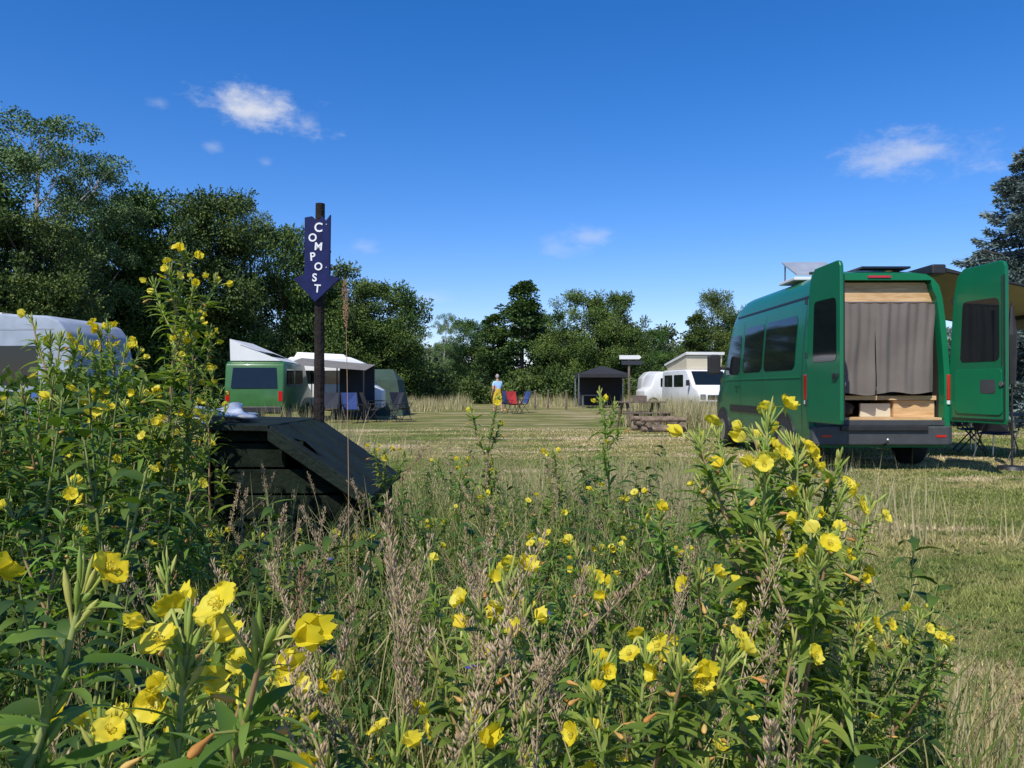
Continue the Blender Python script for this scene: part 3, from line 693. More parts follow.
cv=camper('white_caravan_shaded',(x0,15.6,0),math.radians(86),2.1,cprof,simple('white_paint_shaded',(.30,.35,.42),.85,spec=.1),wins=((.7,2.1,1.2,1.95),(2.5,3.6,1.2,1.95)),wheels=(2.6,),wr=.32,bevel=.05)  # white caravan; shade on its side is put into the blue-grey colour
for s_ in (-1,1):
    x_=s_*1.056; box('stripe',cv,strip,min(x_,x_-s_*.006),max(x_,x_-s_*.006),.3,4.9,.95,1.08); box('top_rail',cv,VM['steel'],min(x_,x_-s_*.006),max(x_,x_-s_*.006),.4,4.6,2.25,2.28)
    prism('door',cv,VM['white'],rrect(3.9,4.5,.6,2.1,.06),'x',s_*1.045,s_*1.054)
    for k,yy in enumerate((.45,2.3,3.75)): box('panel_seam_%d'%k,cv,VM['bump'],min(x_,x_-s_*.007),max(x_,x_-s_*.007),yy,yy+.015,.5,2.25)
box('roof_vent',cv,VM['cream'],-.3,.3,2,2.6,2.56,2.66,.02)
cyl('drawbar',cv,VM['steel'],(0,5.2,.45),(0,6.4,.42),.04)
gx,_,_=P(254,388,23.8)
gv=camper('green_camper_van',(gx,23.8,0),math.radians(4),1.8,vanprof,simple('green_paint_b',(.035,.13,.03),.4,coat=.3),wins=((.4,1.5,1.2,1.75),(1.7,2.9,1.2,1.75)),back=(-.012,1.15,.09,1.78,.7),front=(3.95,1.33,3.36,1.9,.75),wheels=(.85,3.85))
part('pop_top',[(-.8,.3,2.0),(.75,.3,2.0),(.75,3.0,2.0),(-.8,3.0,2.0),(-.82,.3,2.68),(-.82,3.0,2.68)],[(0,1,4),(3,5,2),(0,4,5,3),(1,2,5,4),(0,3,2,1)],VM['white'],gv)
part('solar_panel',[(-.5,.28,2.505),(.45,.28,2.16),(.45,2.5,2.16),(-.5,2.5,2.505)],[(0,1,2,3)],VM['glass'],gv)
box('rear_bumper',gv,VM['black'],-.85,.85,-.1,0.0,.4,.58,.02)
for s_ in (-1,1): box('tail_lamp',gv,VM['red'],min(s_*.74,s_*.86),max(s_*.74,s_*.86),-.012,.03,.75,1.05)
wv=camper('white_motorhome',((285-512)/F*29,29.5,0),math.radians(-84),2.0,[(0,.4),(0,2.1),(.2,2.3),(2.4,2.3),(2.9,2.1),(3.2,1.3),(3.6,1.05),(3.6,.4)],VM['white'],wins=((.4,1.1,1.3,1.8),(1.4,2.2,1.3,1.8)),wheels=(.8,2.9))
part('rooftop_box',[(-.6,.3,2.31),(.6,.3,2.31),(.6,2.2,2.31),(-.6,2.2,2.31),(-.5,.4,2.5),(.5,.4,2.5),(.5,2.1,2.42),(-.5,2.1,2.42)],[(0,3,2,1),(4,5,6,7),(0,1,5,4),(1,2,6,5),(2,3,7,6),(3,0,4,7)],VM['white'],wv)
aw2=empty('awning_tent',((338-512)/F*27,27.2,0)); gcv=simple('grey_canvas',(.17,.16,.14),.9)
part('roof',[(-1.6,-1.0,1.95),(1.1,-1.0,1.75),(1.1,1.0,2.0),(-1.6,1.0,2.25)],[(0,1,2,3)],gcv,aw2)
for a,h_ in ((-1.55,1.93),(-.3,1.84),(1.05,1.75)):
    cyl('pole',aw2,VM['black'],(a,-.98,0),(a,-.98,h_),.025,n=8); cyl('pole_back',aw2,VM['black'],(a,.98,0),(a,.98,h_+.2),.025,n=8)
part('half_back_cloth',[(-.2,.96,.1),(1.05,.96,.1),(1.05,.96,2.0),(-.2,.96,2.1)],[(0,1,2,3)],dkc,aw2)
# second, lower fabric shelter further back
aw3=empty('green_tent',((372-512)/F*33,33,0)); gtc=simple('dark_green_tent_cloth',(.03,.06,.04),.85)
part('cloth',[(-1.5,-1.2,0),(1.5,-1.2,0),(1.5,1.2,0),(-1.5,1.2,0),(-1.2,-.9,1.5),(1.2,-.9,1.5),(1.2,.9,1.5),(-1.2,.9,1.5),(-.9,0,1.95),(.9,0,1.95)],[(0,1,5,4),(1,2,6,5),(2,3,7,6),(3,0,4,7),(4,5,9,8),(6,7,8,9),(5,6,9),(7,4,8)],gtc,aw3)
part('doorway',[(-.4,-1.21,.02),(.4,-1.21,.02),(.35,-.93,1.4),(-.35,-.93,1.4)],[(0,1,2,3)],VM['dark'],aw3)
for (u,d,rz,c) in ((352,25,.5,bluec),(372,26,2.,dkc),(392,26,-1.2,dkc),(402,27.5,1.,dkc),(330,25.6,.2,dkc)):
    camp_chair('camping_chair',((u-512)/F*d,d,0),rz,c,VM['black'])
tb2=empty('camping_table',((378-512)/F*27.5,27.8,0)); box('top',tb2,VM['bump'],-.5,.5,-.3,.3,.68,.71)
for a in (-.45,.45):
    for b_ in (-.25,.25): cyl('leg',tb2,VM['steel'],(a,b_,0),(a,b_,.68),.015,n=8)
gz=empty('black_gazebo',(5.25,45,0)); blackc=simple('black_canvas',(.02,.02,.024),.85)
hp=[(-1.5,-1.3),(1.4,-1.3),(1.4,1.3),(-1.5,1.3)]
part('roof',[(a,b_,1.95) for a,b_ in hp]+[(0,0,2.45)]+[(a,b_,1.75) for a,b_ in hp],[(0,1,4),(1,2,4),(2,3,4),(3,0,4),(0,5,6,1),(1,6,7,2),(2,7,8,3),(3,8,5,0)],blackc,gz)
for a,b_ in hp: cyl('leg',gz,VM['steel'],(a*.98,b_*.98,0),(a*.98,b_*.98,1.95),.03,n=8)
part('back_wall',[(-1.35,1.28,.1),(1.35,1.28,.1),(1.35,1.28,1.9),(-1.35,1.28,1.9)],[(0,1,2,3)],blackc,gz)
gz2=empty('folding_table',(4.6,44.2,0)); box('top',gz2,VM['bump'],-.6,.5,-.3,.3,.72,.75)
for a in (-.55,.45): cyl('leg',gz2,VM['steel'],(a,-.25,0),(a,-.25,.72),.02,n=8); cyl('leg',gz2,VM['steel'],(a,.25,0),(a,.25,.72),.02,n=8)
dwhite=simple('aged_white_paint',(.5,.5,.48),.6,var=.12,scale=2)
camper('white_caravan',(11.3,50,0),math.radians(88),2.0,[(0,.4),(.05,1.2),(.3,2.0),(.7,2.2),(2.6,2.2),(3,1.8),(3.1,1.0),(3.0,.4)],dwhite,wins=((.7,1.3,1.3,1.8),(1.6,2.4,1.3,1.8)),wheels=(1.5,),bevel=.1)
camper('white_motorhome',(9.55,44,0),math.radians(95),2.0,[(0,.4),(0,1.9),(.2,2.02),(1.4,2.02),(1.7,1.9),(1.95,1.2),(2.3,1.0),(2.3,.4)],VM['white'],wins=((.35,.8,1.2,1.7),(.95,1.4,1.2,1.7)),wheels=(.6,1.8))
px=(704-512)/F*33
pv=camper('white_camper_van',(px,37.7,0),math.radians(180+8),1.85,vanprof,VM['white'],wins=((.4,1.5,1.2,1.75),(1.7,2.9,1.2,1.75)),front=(4.0,1.30,3.37,1.9,.78),wheels=(.85,3.85))
box('grille',pv,VM['black'],-.5,.5,4.69,4.72,.65,.85); box('front_bumper',pv,VM['bump'],-.88,.88,4.6,4.76,.36,.58,.03)
for s_ in (-1,1): prism('headlamp',pv,VM['steel'],rrect(s_*.72-.12,s_*.72+.12,.68,.88,.03),'y',4.68,4.73); box('mirror',pv,VM['black'],min(s_*.98,s_*1.12),max(s_*.98,s_*1.12),3.75,3.82,1.25,1.5)
part('pop_top',[(-.8,.5,2.0),(.8,.5,2.0),(.8,3.0,2.0),(-.8,3.0,2.0),(-.85,.4,2.2),(.85,.4,2.2),(.85,3.1,2.6),(-.85,3.1,2.6)],[(0,3,2,1),(4,5,6,7),(0,1,5,4),(1,2,6,5),(2,3,7,6),(3,0,4,7)],VM['cream'],pv)
part('pop_top_lid',[(-.9,.3,2.21),(.9,.3,2.21),(.9,3.2,2.64),(-.9,3.2,2.64),(-.9,.3,2.3),(.9,.3,2.3),(.9,3.2,2.76),(-.9,3.2,2.76)],[(0,3,2,1),(4,5,6,7),(0,1,5,4),(1,2,6,5),(2,3,7,6),(3,0,4,7)],VM['white'],pv)
sp_=empty('wooden_signpost',(5.3,35,0)); wd_=simple('weathered_wood',(.16,.12,.09),.9,var=.4,scale=8,bump=.5)
cyl('post',sp_,wd_,(0,0,0),(0,0,2.6),.06,.05,n=10)
for k,(z,a,c) in enumerate(((2.45,-.45,VM['white']),(2.2,-.35,dkc))):
    prism('board_%d'%k,sp_,c,[(a,z),(a+.9,z),(a+1.0,z+.09),(a+.9,z+.18),(a,z+.18)],'y',-.09,-.065)
# fire pit framed with stacked logs
fp=empty('log_fire_pit',(3.9,20.6,0),.15); logm=simple('log_wood',(.20,.145,.10),.9,var=.45,scale=7,bump=.6)
for lay in range(3):
    z=.07+.125*lay
    for s_ in (-.45,.45):
        if lay%2==0: cyl('log',fp,logm,(-.62,s_,z),(.60,s_+.02,z),.068,.06,n=10)
        else: cyl('log',fp,logm,(s_,-.6,z),(s_+.02,.58,z),.066,.058,n=10)
for k in range(5): cyl('kindling',fp,wd_,(-.3+.13*k,-.25,.05),(.2-.1*k,.2,.28),.03,n=7)
pt=empty('picnic_table',(3.75,22.6,0),.3)
for k in range(5): box('top_plank_%d'%k,pt,wd_,-.65,.65,-.36+.145*k,-.23+.145*k,.72,.76,.005)
for sx in (-.5,.5):
    part('leg_a',[(sx-.03,-.55,0),(sx+.03,-.55,0),(sx+.03,-.45,0),(sx-.03,-.45,0),(sx-.03,-.2,.72),(sx+.03,-.2,.72),(sx+.03,-.1,.72),(sx-.03,-.1,.72)],[(0,3,2,1),(4,5,6,7),(0,1,5,4),(1,2,6,5),(2,3,7,6),(3,0,4,7)],wd_,pt)
    part('leg_b',[(sx-.03,.45,0),(sx+.03,.45,0),(sx+.03,.55,0),(sx-.03,.55,0),(sx-.03,.1,.72),(sx+.03,.1,.72),(sx+.03,.2,.72),(sx-.03,.2,.72)],[(0,3,2,1),(4,5,6,7),(0,1,5,4),(1,2,6,5),(2,3,7,6),(3,0,4,7)],wd_,pt)
    box('bench_rail',pt,wd_,sx+.035,sx+.075,-.75,.75,.36,.42,.004)
for sy in (-.68,.68): box('bench',pt,wd_,-.65,.65,sy-.12,sy+.12,.425,.46,.005)
box('crate',pt,wd_,-.2,.15,-.12,.12,.763,.93,.005)
for (u,d) in ((600,34),(566,40),(548,42),(535,41)):
    fe=empty('wooden_post',((u-512)/F*d,d,0)); cyl('post',fe,wd_,(0,0,0),(0.02,0,1.0),.06,.05,n=8); cyl('cap',fe,wd_,(0.02,0,1.0),(0.02,0,1.05),.07,.03,n=8)

# ------------------------------------------------ compost sign
blue=simple('blue_sign_paint',(.008,.014,.075),.7,var=.3,scale=14,spec=.2)
wht=simple('white_sign_paint',(.7,.72,.75),.6)
darkwood=simple('dark_post_wood',(.022,.017,.015),.85,var=.4,scale=10,bump=.6,spec=.2)
sg=empty('compost_sign',(-1.135,4.5,0),math.radians(-8))
cyl('post',sg,darkwood,(-.012,.045,0),(.0,.045,2.235),.033,.027,n=10)
q=.00582
def sz(v): return CH-(v-HY)*q
prism('arrow_board',sg,blue,[(-.074,sz(217)),(-.076,sz(274)),(-.145,sz(278)),(-.01,sz(302)),(.14,sz(279)),(.078,sz(275)),(.082,sz(215)),(.055,sz(221)),(.03,sz(216)),(.006,sz(222)),(-.03,sz(216))],'y',-.008,.008,.0015)
def letter(ch,u,v,s,rot=0):
    cu=bpy.data.curves.new('letter_'+ch,'FONT'); cu.body=ch; cu.size=s; cu.extrude=.0012; cu.offset=.0014; cu.align_x='CENTER'; cu.align_y='CENTER'; cu.materials.append(wht)
    o=bpy.data.objects.new('letter_'+ch,cu); sc.collection.objects.link(o); o.parent=sg; o.location=((u-319)*q,-.0105,sz(v)); o.rotation_euler=(math.pi/2,rot,0)
letter('C',321,228,.074,.05);letter('O',315,238,.064,-.15);letter('M',321,247,.064,.08);letter('P',315,257,.066,-.08);letter('O',321,267,.062,.1);letter('S',317,278,.064,.05);letter('T',320,289,.064,.08)
for z in (2.1,1.85): cyl('screw',sg,VM['steel'],(.06,-.0125,z),(.06,-.008,z),.004,n=8)

# ------------------------------------------------ compost bin
cb=empty('compost_bin',(0,0,0)); bw=simple('bin_boards_shaded',(.009,.015,.009),.9,var=.5,scale=9,bump=.5,spec=.15); lidm=simple('dark_green_lid',(.009,.016,.011),.75,var=.5,scale=5,bump=.4,spec=.2)  # dark wood boards, colour lowered to near black for the shaded front
Y0,Y1=3.7,4.5
for i in range(7):
    z0=.02+i*.125
    xr=-.70 if z0+.115<.66 else (-.72-(z0+.115-.66)/.62 if z0<.8 else -.98)
    box('front_board_%d'%i,cb,bw,-1.5,xr,Y0,Y0+.03,z0,z0+.115,.004)
    box('back_board_%d'%i,cb,bw,-1.5,xr,Y1,Y1+.03,z0,z0+.115,.004)
    if z0<.55: box('right_board_%d'%i,cb,bw,-.725,-.695,Y0+.035,Y1-.005,z0,min(z0+.115,.66),.004)
    box('left_board_%d'%i,cb,bw,-1.535,-1.505,Y0,Y1+.03,z0,z0+.115,.004)
for xx in (-1.47,-.76): box('corner_post',cb,bw,xx-.03,xx+.03,Y0-.037,Y0-.003,0,.62 if xx>-1 else .9,.004)
th=.03
prism('flat_lid',cb,lidm,[(-1.62,.955),(-1.145,.945),(-1.145,.945+th),(-1.62,.955+th)],'y',Y0-.07,Y1+.08,.004)
for k in range(6):
    ya=Y0-.07+k*.16; yb=ya+.152
    dz=.004*(k%2)
    prism('lid_plank_%d'%k,cb,lidm,[(-1.14,.943-dz),(-.66,.618-dz),(-.66,.645-dz),(-1.14,.973-dz)],'y',ya,yb,.003)
prism('lid_edge_batten',cb,lidm,[(-1.14,.905),(-.66,.58),(-.66,.63),(-1.14,.962)],'y',Y0-.098,Y0-.075,.003)
prism('gable_board',cb,bw,[(-1.5,.895),(-1.5,.95),(-1.13,.94),(-.72,.645),(-.72,.64),(-1.0,.66),(-1.0,.895)],'y',Y0+.002,Y0+.026)
blob('plastic_bag',cb,simple('clear_plastic',(.3,.33,.38),.2,var=.6,scale=14,coat=.6),(-1.47,3.95,1.01),(.12,.19,.045),4,.5,4)

# ------------------------------------------------ people
skin=simple('skin',(.45,.26,.18),.6); hair=simple('grey_hair',(.35,.33,.31),.8)
shirt=simple('light_blue_shirt',(.38,.6,.85),.9); yel=simple('yellow_shorts',(.75,.52,.04),.9); shoe=simple('shoe',(.05,.05,.05),.8); eyem=simple('eye_dark',(.02,.02,.02),.3)
def person(name,loc,rz,J,top,bottom,hairm,short=True):
    e=empty(name,loc,rz)
    names=list(J); verts=[J[n][:3] for n in names]; rad=[J[n][3] for n in names]; idx={n:i for i,n in enumerate(names)}
    E=[('pelvis','waist'),('waist','chest'),('chest','neckb'),('neckb','neck'),('neck','headb')]
    for s_ in 'LR': E+= [('pelvis','hip'+s_),('hip'+s_,'thigh'+s_),('thigh'+s_,'knee'+s_),('knee'+s_,'ank'+s_),('ank'+s_,'toe'+s_),('chest','sho'+s_),('sho'+s_,'uarm'+s_),('uarm'+s_,'elb'+s_),('elb'+s_,'wri'+s_),('wri'+s_,'palm'+s_)]
    me=bpy.data.meshes.new(name+'_sk'); me.from_pydata(verts,[(idx[a],idx[b_]) for a,b_ in E],[]); o=bpy.data.objects.new('body',me); sc.collection.objects.link(o)
    o.modifiers.new('s','SKIN'); sv=me.skin_vertices[0].data
    for i,r in enumerate(rad): sv[i].radius=(r if isinstance(r,tuple) else (r,r)); sv[i].use_root=False
    sv[idx['pelvis']].use_root=True
    sb=o.modifiers.new('ss','SUBSURF'); sb.levels=2; sb.render_levels=2
    bpy.context.view_layer.update(); dg=bpy.context.evaluated_depsgraph_get(); m2=bpy.data.meshes.new_from_object(o.evaluated_get(dg)); bpy.data.objects.remove(o)
    m2.materials.clear()
    for mm in (skin,top,bottom,shoe): m2.materials.append(mm)
    lab={}
    for a,b_ in E:
        k=0
        if a=='pelvis' or a.startswith('hip') or a.startswith('thigh'): k=2
        if a in('waist','chest') or a.startswith('sho'): k=1
        if a.startswith('knee') : k=0 if short else 2
        if a.startswith('ank'): k=3
        lab[(a,b_)]=k
    for p in m2.polygons:
        c=p.center; best=9;kk=0
        for a,b_ in E:
            A=Vector(J[a][:3]);B=Vector(J[b_][:3]); t=max(0,min(1,(c-A).dot(B-A)/max(1e-6,(B-A).length_squared))); dd=(c-(A+(B-A)*t)).length
            if dd<best: best=dd;kk=lab[(a,b_)]
        p.material_index=kk; p.use_smooth=True
    bo=bpy.data.objects.new('body',m2); sc.collection.objects.link(bo); bo.parent=e
    h=Vector(J['headb'][:3])+Vector((0,0,.085))
    bm=bmesh.new(); bmesh.ops.create_uvsphere(bm,u_segments=24,v_segments=16,radius=1)
    for v_ in bm.verts:
        c=v_.co; wx_=.077*(1-.22*max(0,-c.z)); v_.co=Vector((c.x*wx_,c.y*.098*(1-.1*max(0,-c.z))-(.012 if c.z<-.2 and c.y<0 else 0),c.z*.122))
    hm=bpy.data.meshes.new('head'); bm.to_mesh(hm); bm.free(); hm.materials.append(skin); hm.materials.append(hairm)
    for p in hm.polygons:
        p.use_smooth=True; c=p.center
        if c.z>.05+max(0,-c.y)*.35 or (c.y>.02 and c.z>-.06): p.material_index=1
    ho=bpy.data.objects.new('head',hm); ho.location=h; sc.collection.objects.link(ho); ho.parent=e
    blob('nose',e,skin,h+Vector((0,-.1,-.015)),(.013,.018,.024),0,0,2)
    for s_ in (-1,1):
        blob('eye',e,eyem,h+Vector((s_*.03,-.086,.01)),(.011,.007,.007),0,0,2); blob('ear',e,skin,h+Vector((s_*.077,.0,-.005)),(.010,.018,.03),0,0,2)
    blob('mouth',e,redc,h+Vector((0,-.093,-.055)),(.024,.006,.006),0,0,2)
    for s_ in 'LR':
        w_=np.array(J['wri'+s_][:3]);p_=np.array(J['palm'+s_][:3]); ax,x_,y_=basis(p_-w_); mbh=MB()
        for k in range(4):
            off=(k-1.5)*.019; L_=(.065,.078,.072,.055)[k]; b0=p_+y_*off-ax*.01
            tube(mbh,[b0,b0+ax*L_*.45+x_*.004,b0+ax*L_*.8+x_*.016,b0+ax*L_+x_*.028],[.009,.0085,.0075,.004],6,'skinm')
        b0=w_+ax*.03+y_*.03; tube(mbh,[b0,b0+y_*.025+ax*.025,b0+y_*.03+ax*.055+x_*.01],[.011,.010,.005],6,'skinm')
        ob=mbh.obj('fingers_'+s_); ob.parent=e
    return e
M['skinm']=skin
J={'pelvis':(0,0,.95,(.16,.12)),'waist':(0,0,1.10,(.16,.13)),'chest':(0,.01,1.33,(.18,.13)),'neckb':(0,.015,1.46,(.07,.06)),'neck':(0,.005,1.52,.052),'headb':(0,-.01,1.58,.05)}
for s_,m_,ph in (('L',1,1),('R',-1,-1)):
    J.update({'hip'+s_:(m_*.09,0,.90,.105),'thigh'+s_:(m_*.10,-.07*ph,.72,.098),'knee'+s_:(m_*.10,-.16*ph,.50,.066),'ank'+s_:(m_*.10,-.16*ph+(.02 if ph>0 else .14),.09,.042),'toe'+s_:(m_*.11,-.16*ph-(.14 if ph>0 else .0),.04,.035),
      'sho'+s_:(m_*.18,.01,1.40,.07),'uarm'+s_:(m_*.22,.03*ph,1.25,.06),'elb'+s_:(m_*.25,.09*ph,1.10,.042),'wri'+s_:(m_*.26,.02*ph-.06,.88,.028),'palm'+s_:(m_*.26,.02*ph-.09,.80,(.034,.02))})
person('walking_man',(-.66,35,0),math.radians(205),J,shirt,yel,hair,True)
camp_chair('camping_chair',(.12,34.5,0),math.radians(30),redc,VM['black']); camp_chair('camping_chair',(.45,35.4,0),math.radians(-60),bluec,VM['black']); camp_chair('camping_chair',(-.1,36.4,0),math.radians(150),bluec,VM['black'])

# ------------------------------------------------ vegetation: near
RNG=np.random.default_rng(21)
VAR={}
specs={'a':(101,1.0,5,3),'b':(102,1.0,4,2),'c':(103,1.0,6,2),'d':(104,1.0,3,2),'e':(105,1.0,5,2),'f':(106,1.0,7,2),'g':(107,1.0,4,3),'h':(108,1.0,5,1)}
for k,(sd_,H_,nb_,nf_3) in specs.items(): VAR[k]=primrose(sd_,H_,nb_,nf_3).mesh('evening_primrose_'+k)
VAR['n']=primrose(121,1.0,4,4,nbf=(1,3)).mesh('evening_primrose_n')
VAR['m']=primrose(122,1.0,5,3,nbf=(1,2)).mesh('evening_primrose_m')
TV=primrose(111,1.6,12,4,.03,1.3,nbf=(1,3)).mesh('evening_primrose_tall')
def prim(k,u,v,d,rz=None,wide=1):
    x,y,z=P(u,v,d); me=TV if k=='T' else VAR[k]; Hm=1.6 if k=='T' else 1.0
    s=z/(Hm+.04); o=place('evening_primrose',me,x,y,random.random()*6.28 if rz is None else rz,max(.75,min(1.12,s))*wide,s); return o
random.seed(5)
for a in [('a',12,545,.44),('n',92,640,.52),('m',160,650,.70),('b',205,595,.85),('m',262,650,.85),('n',150,725,.62),
 ('f',480,575,.95),('m',525,590,1.0),('d',430,560,1.35),('n',598,650,.88),('m',668,645,.85),('c',560,560,1.5),('e',640,585,1.4),('b',350,630,1.1),('n',318,712,.78),('b',400,705,.8),
 ('f',758,402,1.35),('c',800,440,1.5),('a',735,432,1.6),('n',835,500,1.55),('e',700,545,1.3),('m',865,560,1.5),('h',890,640,1.4),('a',780,520,1.2),('h',720,620,1.0),('e',820,600,1.15),('c',905,620,1.9),('g',670,500,2.0),('m',810,430,1.45),('n',770,440,1.4),
 ('e',480,392,4.2),('b',612,392,4.0),('d',575,445,3.4),('m',600,540,2.3),('h',540,500,2.7),('f',680,480,2.8),('g',392,445,3.6),('b',500,490,3.0),('n',520,540,1.9),('d',640,545,2.0),('c',420,510,2.8),('n',620,490,3.0),('b',360,525,2.6),('f',560,480,3.8),('d',460,455,3.8),
 ('T',162,242,2.6),('c',48,318,2.7),('n',92,335,3.0),('g',215,362,3.6),('T',130,320,2.9),('T',185,305,3.0),('h',60,380,2.5),('m',180,400,2.7),('d',20,400,2.3),('n',110,400,2.4),('c',205,430,3.2),('h',150,470,2.0),('e',30,470,1.7),('b',-30,380,2.2),('m',140,380,2.6),
 ('e',235,520,2.6),('h',275,545,2.4),('d',310,530,2.9)]:
    prim(*a)
def weed(seed,H,wide=1):
    random.seed(seed); mb=MB(); lx,ly=random.uniform(-.1,.1),random.uniform(-.1,.1)
    sp=lambda t: np.array([lx*t*t,ly*t*t,H*t])
    tube(mb,[sp(t) for t in (0,.33,.66,1)],[.004,.0035,.003,.0015],4,'stem')
    for i in range(int(H*60)):
        t=.05+.95*i/(H*60); a=i*2.4; L=random.uniform(.07,.13)*(1.1-.5*t)
        leaf(mb,sp(t),(math.cos(a),math.sin(a),random.uniform(.2,1.1)),L,L*random.uniform(.2,.42)*wide,random.uniform(.2,.9),'weed',5,random.uniform(0,1))
    return mb.arrays()
WA=[weed(200+i,.8,(1,.55,.9)[i%3]) for i in range(6)]
random.seed(9); mb=MB()
def right_edge(d): return float(np.interp(d,[.5,1.0,1.5,2,3,4,5,6],[.45,.62,.85,.95,1.0,.9,.75,.4]))
cnt=0
while cnt<420:
    d=.55+4.6*random.random(); x=random.uniform(-.95*d-.2,right_edge(d))
    if -1.65<x<-.6 and 3.55<d<4.65: continue
    zc=.45+.4*random.random()
    if x<-.45*d: zc=random.uniform(.7,1.2)
    elif -1.6<x<-.6 and 2.4<d<3.6: zc*=.75
    if d<1.2: zc=min(zc,.7)
    merge(mb,random.choice(WA),(x,d,0),random.random()*6.28,zc/.8,random.uniform(-.2,.2)); cnt+=1
mb.obj('undergrowth')
mb=MB(); RNG=np.random.default_rng(8); C=[];R=[]
for i in range(70):
    x=RNG.uniform(-3.4,-1.75); y=RNG.uniform(3.0,4.3); C.append((x,y,RNG.random()*1.15));R.append(RNG.uniform(.14,.28))
clumps(mb,np.array(C),np.array(R),4600,.06,'weed',.7)
for i in range(40):
    c=C[i]; tube(mb,[(c[0]*.97-.05,c[1],0),c],[.008,.003],4,'stem')
mb.obj('leafy_shrub')
random.seed(12); mb=MB(); nb=21000
d=.5+5.2*RNG.random(nb)**.8; re=np.interp(d,[.5,1.0,1.5,2,3,4,5,6],[.5,.7,.95,1.1,1.15,1.05,.9,.6]); x=-.9*d-.2+RNG.random(nb)*(re+.9*d+.2)+RNG.normal(size=nb)*.05
ok=~((x>-1.68)&(x<-.6)&(d>3.6)&(d<4.6)); d=d[ok];x=x[ok];nb=len(d)
H_=RNG.uniform(.25,.80,nb)*np.where(d<1,.9,1); a=RNG.random(nb)*6.28; bend=RNG.uniform(.1,.7,nb)*H_; wv_=RNG.uniform(.0015,.0036,nb)
a2=RNG.random(nb)*6.28; sd=np.stack([np.cos(a2),np.sin(a2),np.zeros(nb)],1)*wv_[:,None]; dr=np.stack([np.cos(a),np.sin(a),np.zeros(nb)],1)
B=np.stack([x,d,np.zeros(nb)],1); rows=[]
for t,wf in ((0,1),(.35,1),(.7,.7),(1,.05)):
    c=B+dr*(bend*t*t)[:,None]+np.array([0,0,1])*(H_*(t-.25*t**3*bend/H_))[:,None]; rows.append((c-sd*wf,c+sd*wf))
V=np.stack([v_ for r_ in rows for v_ in r_],1).reshape(-1,3); Fi=np.arange(nb)[:,None]*8
Fc=np.concatenate([Fi+np.array([[0,1,3,2]]),Fi+np.array([[2,3,5,4]]),Fi+np.array([[4,5,7,6]])]); rn=np.tile(np.clip(RNG.random(nb),0,1),3)
mb.add(V,Fc,'mead',rn,False); mb.obj('meadow_grass')
def panicle(seed,H,L,rr,mat='seed',dens=800,leaves=3,lean=.25):
    random.seed(seed); mb=MB(); lx,ly=random.uniform(-lean,lean),random.uniform(-lean,lean)
    sp=lambda t: np.array([lx*t**3,ly*t**3,H*t-.12*H*abs(lx)*t**4])
    tube(mb,[sp(t) for t in (0,.3,.6,.8,.9,1)],[.0016,.0015,.0013,.001,.0008,.0005],4,'dock' if mat=='dock' else 'mead',.9)
    n=int(L*dens)
    for i in range(n):
        t=1-L/H*random.random(); k=1-(t-(1-L/H))/(L/H); a=random.random()*6.28; o=np.array([math.cos(a),math.sin(a),0]); q_=rr*(.25+.75*math.sin(math.pi*min(1,k*.9+.08)))*random.random()
        spindle(mb,sp(t)+o*q_,o*.6+np.array([0,0,1.2]),random.uniform(.005,.010),random.uniform(.0009,.0017),mat,random.random(),n=3,prof=((0,.3),(.5,1),(1,.1)))
    for i in range(leaves): leaf(mb,sp(.2+.2*i),(random.uniform(-1,1),random.uniform(-1,1),1.2),.22,.006,.5,'mead',5,random.uniform(.5,1),fold=.1)
    return mb.arrays()
PA=[panicle(300+i,.9,.12+.03*(i%4),.008+.0025*(i%3)) for i in range(9)]
random.seed(31); mb=MB()
for (u,v,d) in [(405,500,.95),(425,515,.8),(290,565,.95),(370,590,.9),(500,580,.95),(520,550,1.2),(465,600,.8),(445,550,1.0),(410,590,.85),(640,620,.85),(775,650,.85),(760,590,.95),(695,530,1.1),(885,590,1.5),(930,640,1.6),(905,680,1.5),(340,620,1.0),(230,670,.75),(300,600,1.4),(540,620,.85),(350,560,1.2),(480,545,1.0),(525,640,.72),(855,660,1.1),(445,500,1.05),(380,560,.78),(395,520,.88),(430,640,.65),(560,590,1.0),(600,600,1.0),(320,560,1.0),(275,620,.8),(650,560,1.2),(870,620,1.35),(490,660,.62),(360,540,1.1)]:
    x,y,z=P(u,v,d); merge(mb,random.choice(PA),(x,y,0),random.random()*6.28,max(.3,z)/.9)
for i in range(260):
    d=random.uniform(.9,5.6); x=random.uniform(-.6*d,right_edge(d)+.15); 
    if -1.65<x<-.6 and 3.5<d<4.65: continue
    merge(mb,random.choice(PA),(x,d,0),random.random()*6.28,random.uniform(.5,.9)/.9)
mb.obj('seed_head_grass')
mb=MB()
x,y,z=P(356,280,2.4); merge(mb,panicle(400,z,.15,.010,'dock',1500,1,.03),(x-.02,y,0),0,1); x,y,z=P(287,565,1.2); merge(mb,panicle(401,z,.14,.012,'dock',1200),(x,y,0),1,1); x,y,z=P(345,440,2.4); merge(mb,panicle(402,z,.12,.006,'dock'),(x,y,0),1,1)
mb.obj('dock_plant')
mb=MB(); random.seed(44)
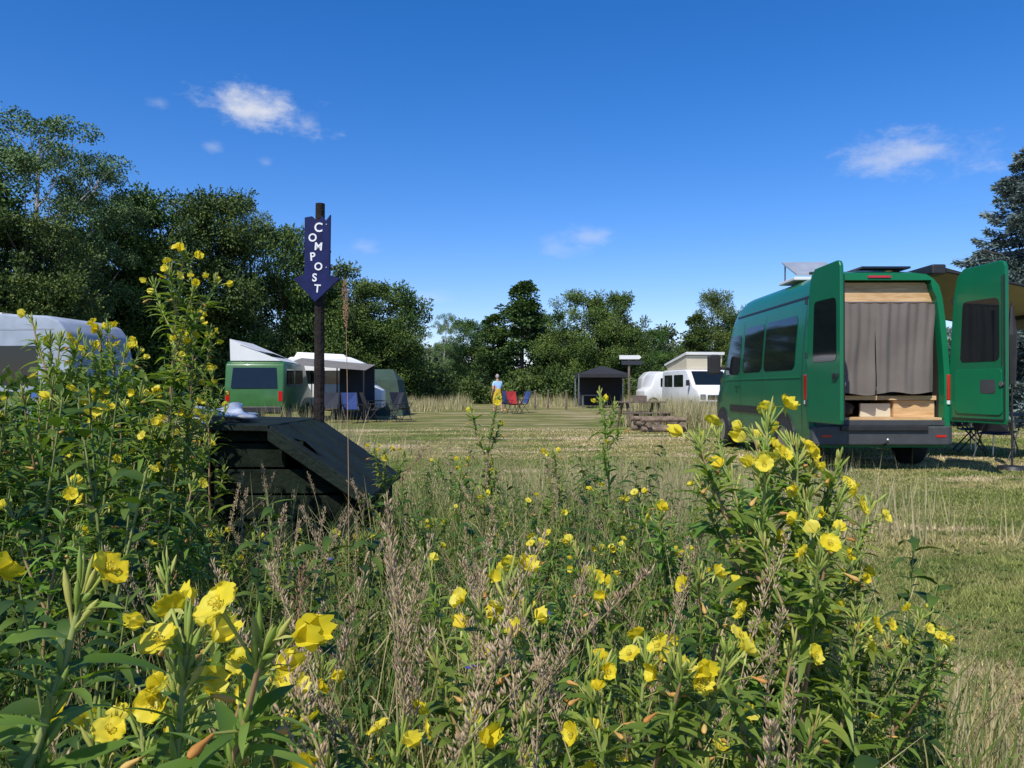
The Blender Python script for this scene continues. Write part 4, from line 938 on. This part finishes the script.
for (u,v,d) in ((472,668,1.1),(548,615,1.6),(330,560,2.2)):
    x,y,z=P(u,v,d); tube(mb,[(x,y,0),(x+.01,y,z*.6),(x,y,z)],[.0015,.0013,.001],4,'stem',.3)
    for k in range(9): a=k*.7; leaf(mb,(x,y,z),(math.cos(a),math.sin(a)-.3,.5),.014,.005,.1,'blue',3)
mb.obj('cornflower')
def drypatch(name,n,xf,yf,hf,seed,cl=0):
    global RNG
    RNG=np.random.default_rng(seed); mb=MB(); x=xf(n);y=yf(n);h=hf(n)
    if cl:
        g=np.sin(x*1.3+seed)*np.sin(y*.9+x*.4)+.6*np.sin(x*3.1+y); k=g>RNG.normal(.15,.35,n); x=x[k];y=y[k];h=h[k]*(.6+.4*np.clip(g[k],0,1)); n=len(x)
    a=RNG.random(n)*6.28; l=h*RNG.uniform(.05,.4,n); wq=.003+.00030*y
    B=np.stack([x,y,np.zeros(n)],1); s_=np.stack([np.cos(a),np.sin(a),np.zeros(n)],1)*wq[:,None]; a3=RNG.random(n)*6.28
    T=B+np.stack([np.cos(a3)*l,np.sin(a3)*l,h],1); mb.add(np.stack([B-s_,B+s_,T],1).reshape(-1,3),np.arange(3*n).reshape(-1,3),'drygrass',np.clip(RNG.normal(.58,.28,n),0,1),False); mb.obj(name)
drypatch('tall_dry_grass',4800,lambda n:RNG.normal(5.15,.75,n),lambda n:RNG.uniform(21.8,26,n),lambda n:RNG.uniform(.25,1.05,n),1)
drypatch('tall_dry_grass',9000,lambda n:RNG.uniform(-9,-2.2,n),lambda n:RNG.uniform(37,46,n),lambda n:RNG.uniform(.3,1.0,n),2,1)
drypatch('tall_dry_grass',12000,lambda n:RNG.uniform(0,22,n),lambda n:RNG.uniform(46,56,n),lambda n:RNG.uniform(.3,1.0,n),3,1)
drypatch('tall_dry_grass',11000,lambda n:RNG.uniform(-6.5,-1.7,n),lambda n:RNG.uniform(8,14,n),lambda n:RNG.uniform(.3,1.0,n),4,1)
drypatch('tall_dry_grass',5200,lambda n:RNG.normal(1.2,1.0,n),lambda n:RNG.uniform(5.6,8,n),lambda n:RNG.uniform(.12,.6,n),5)
drypatch('tall_dry_grass',4500,lambda n:RNG.normal(1.15,.24,n),lambda n:RNG.uniform(1.6,5.5,n),lambda n:RNG.uniform(.06,.36,n),6)
print('DONE')
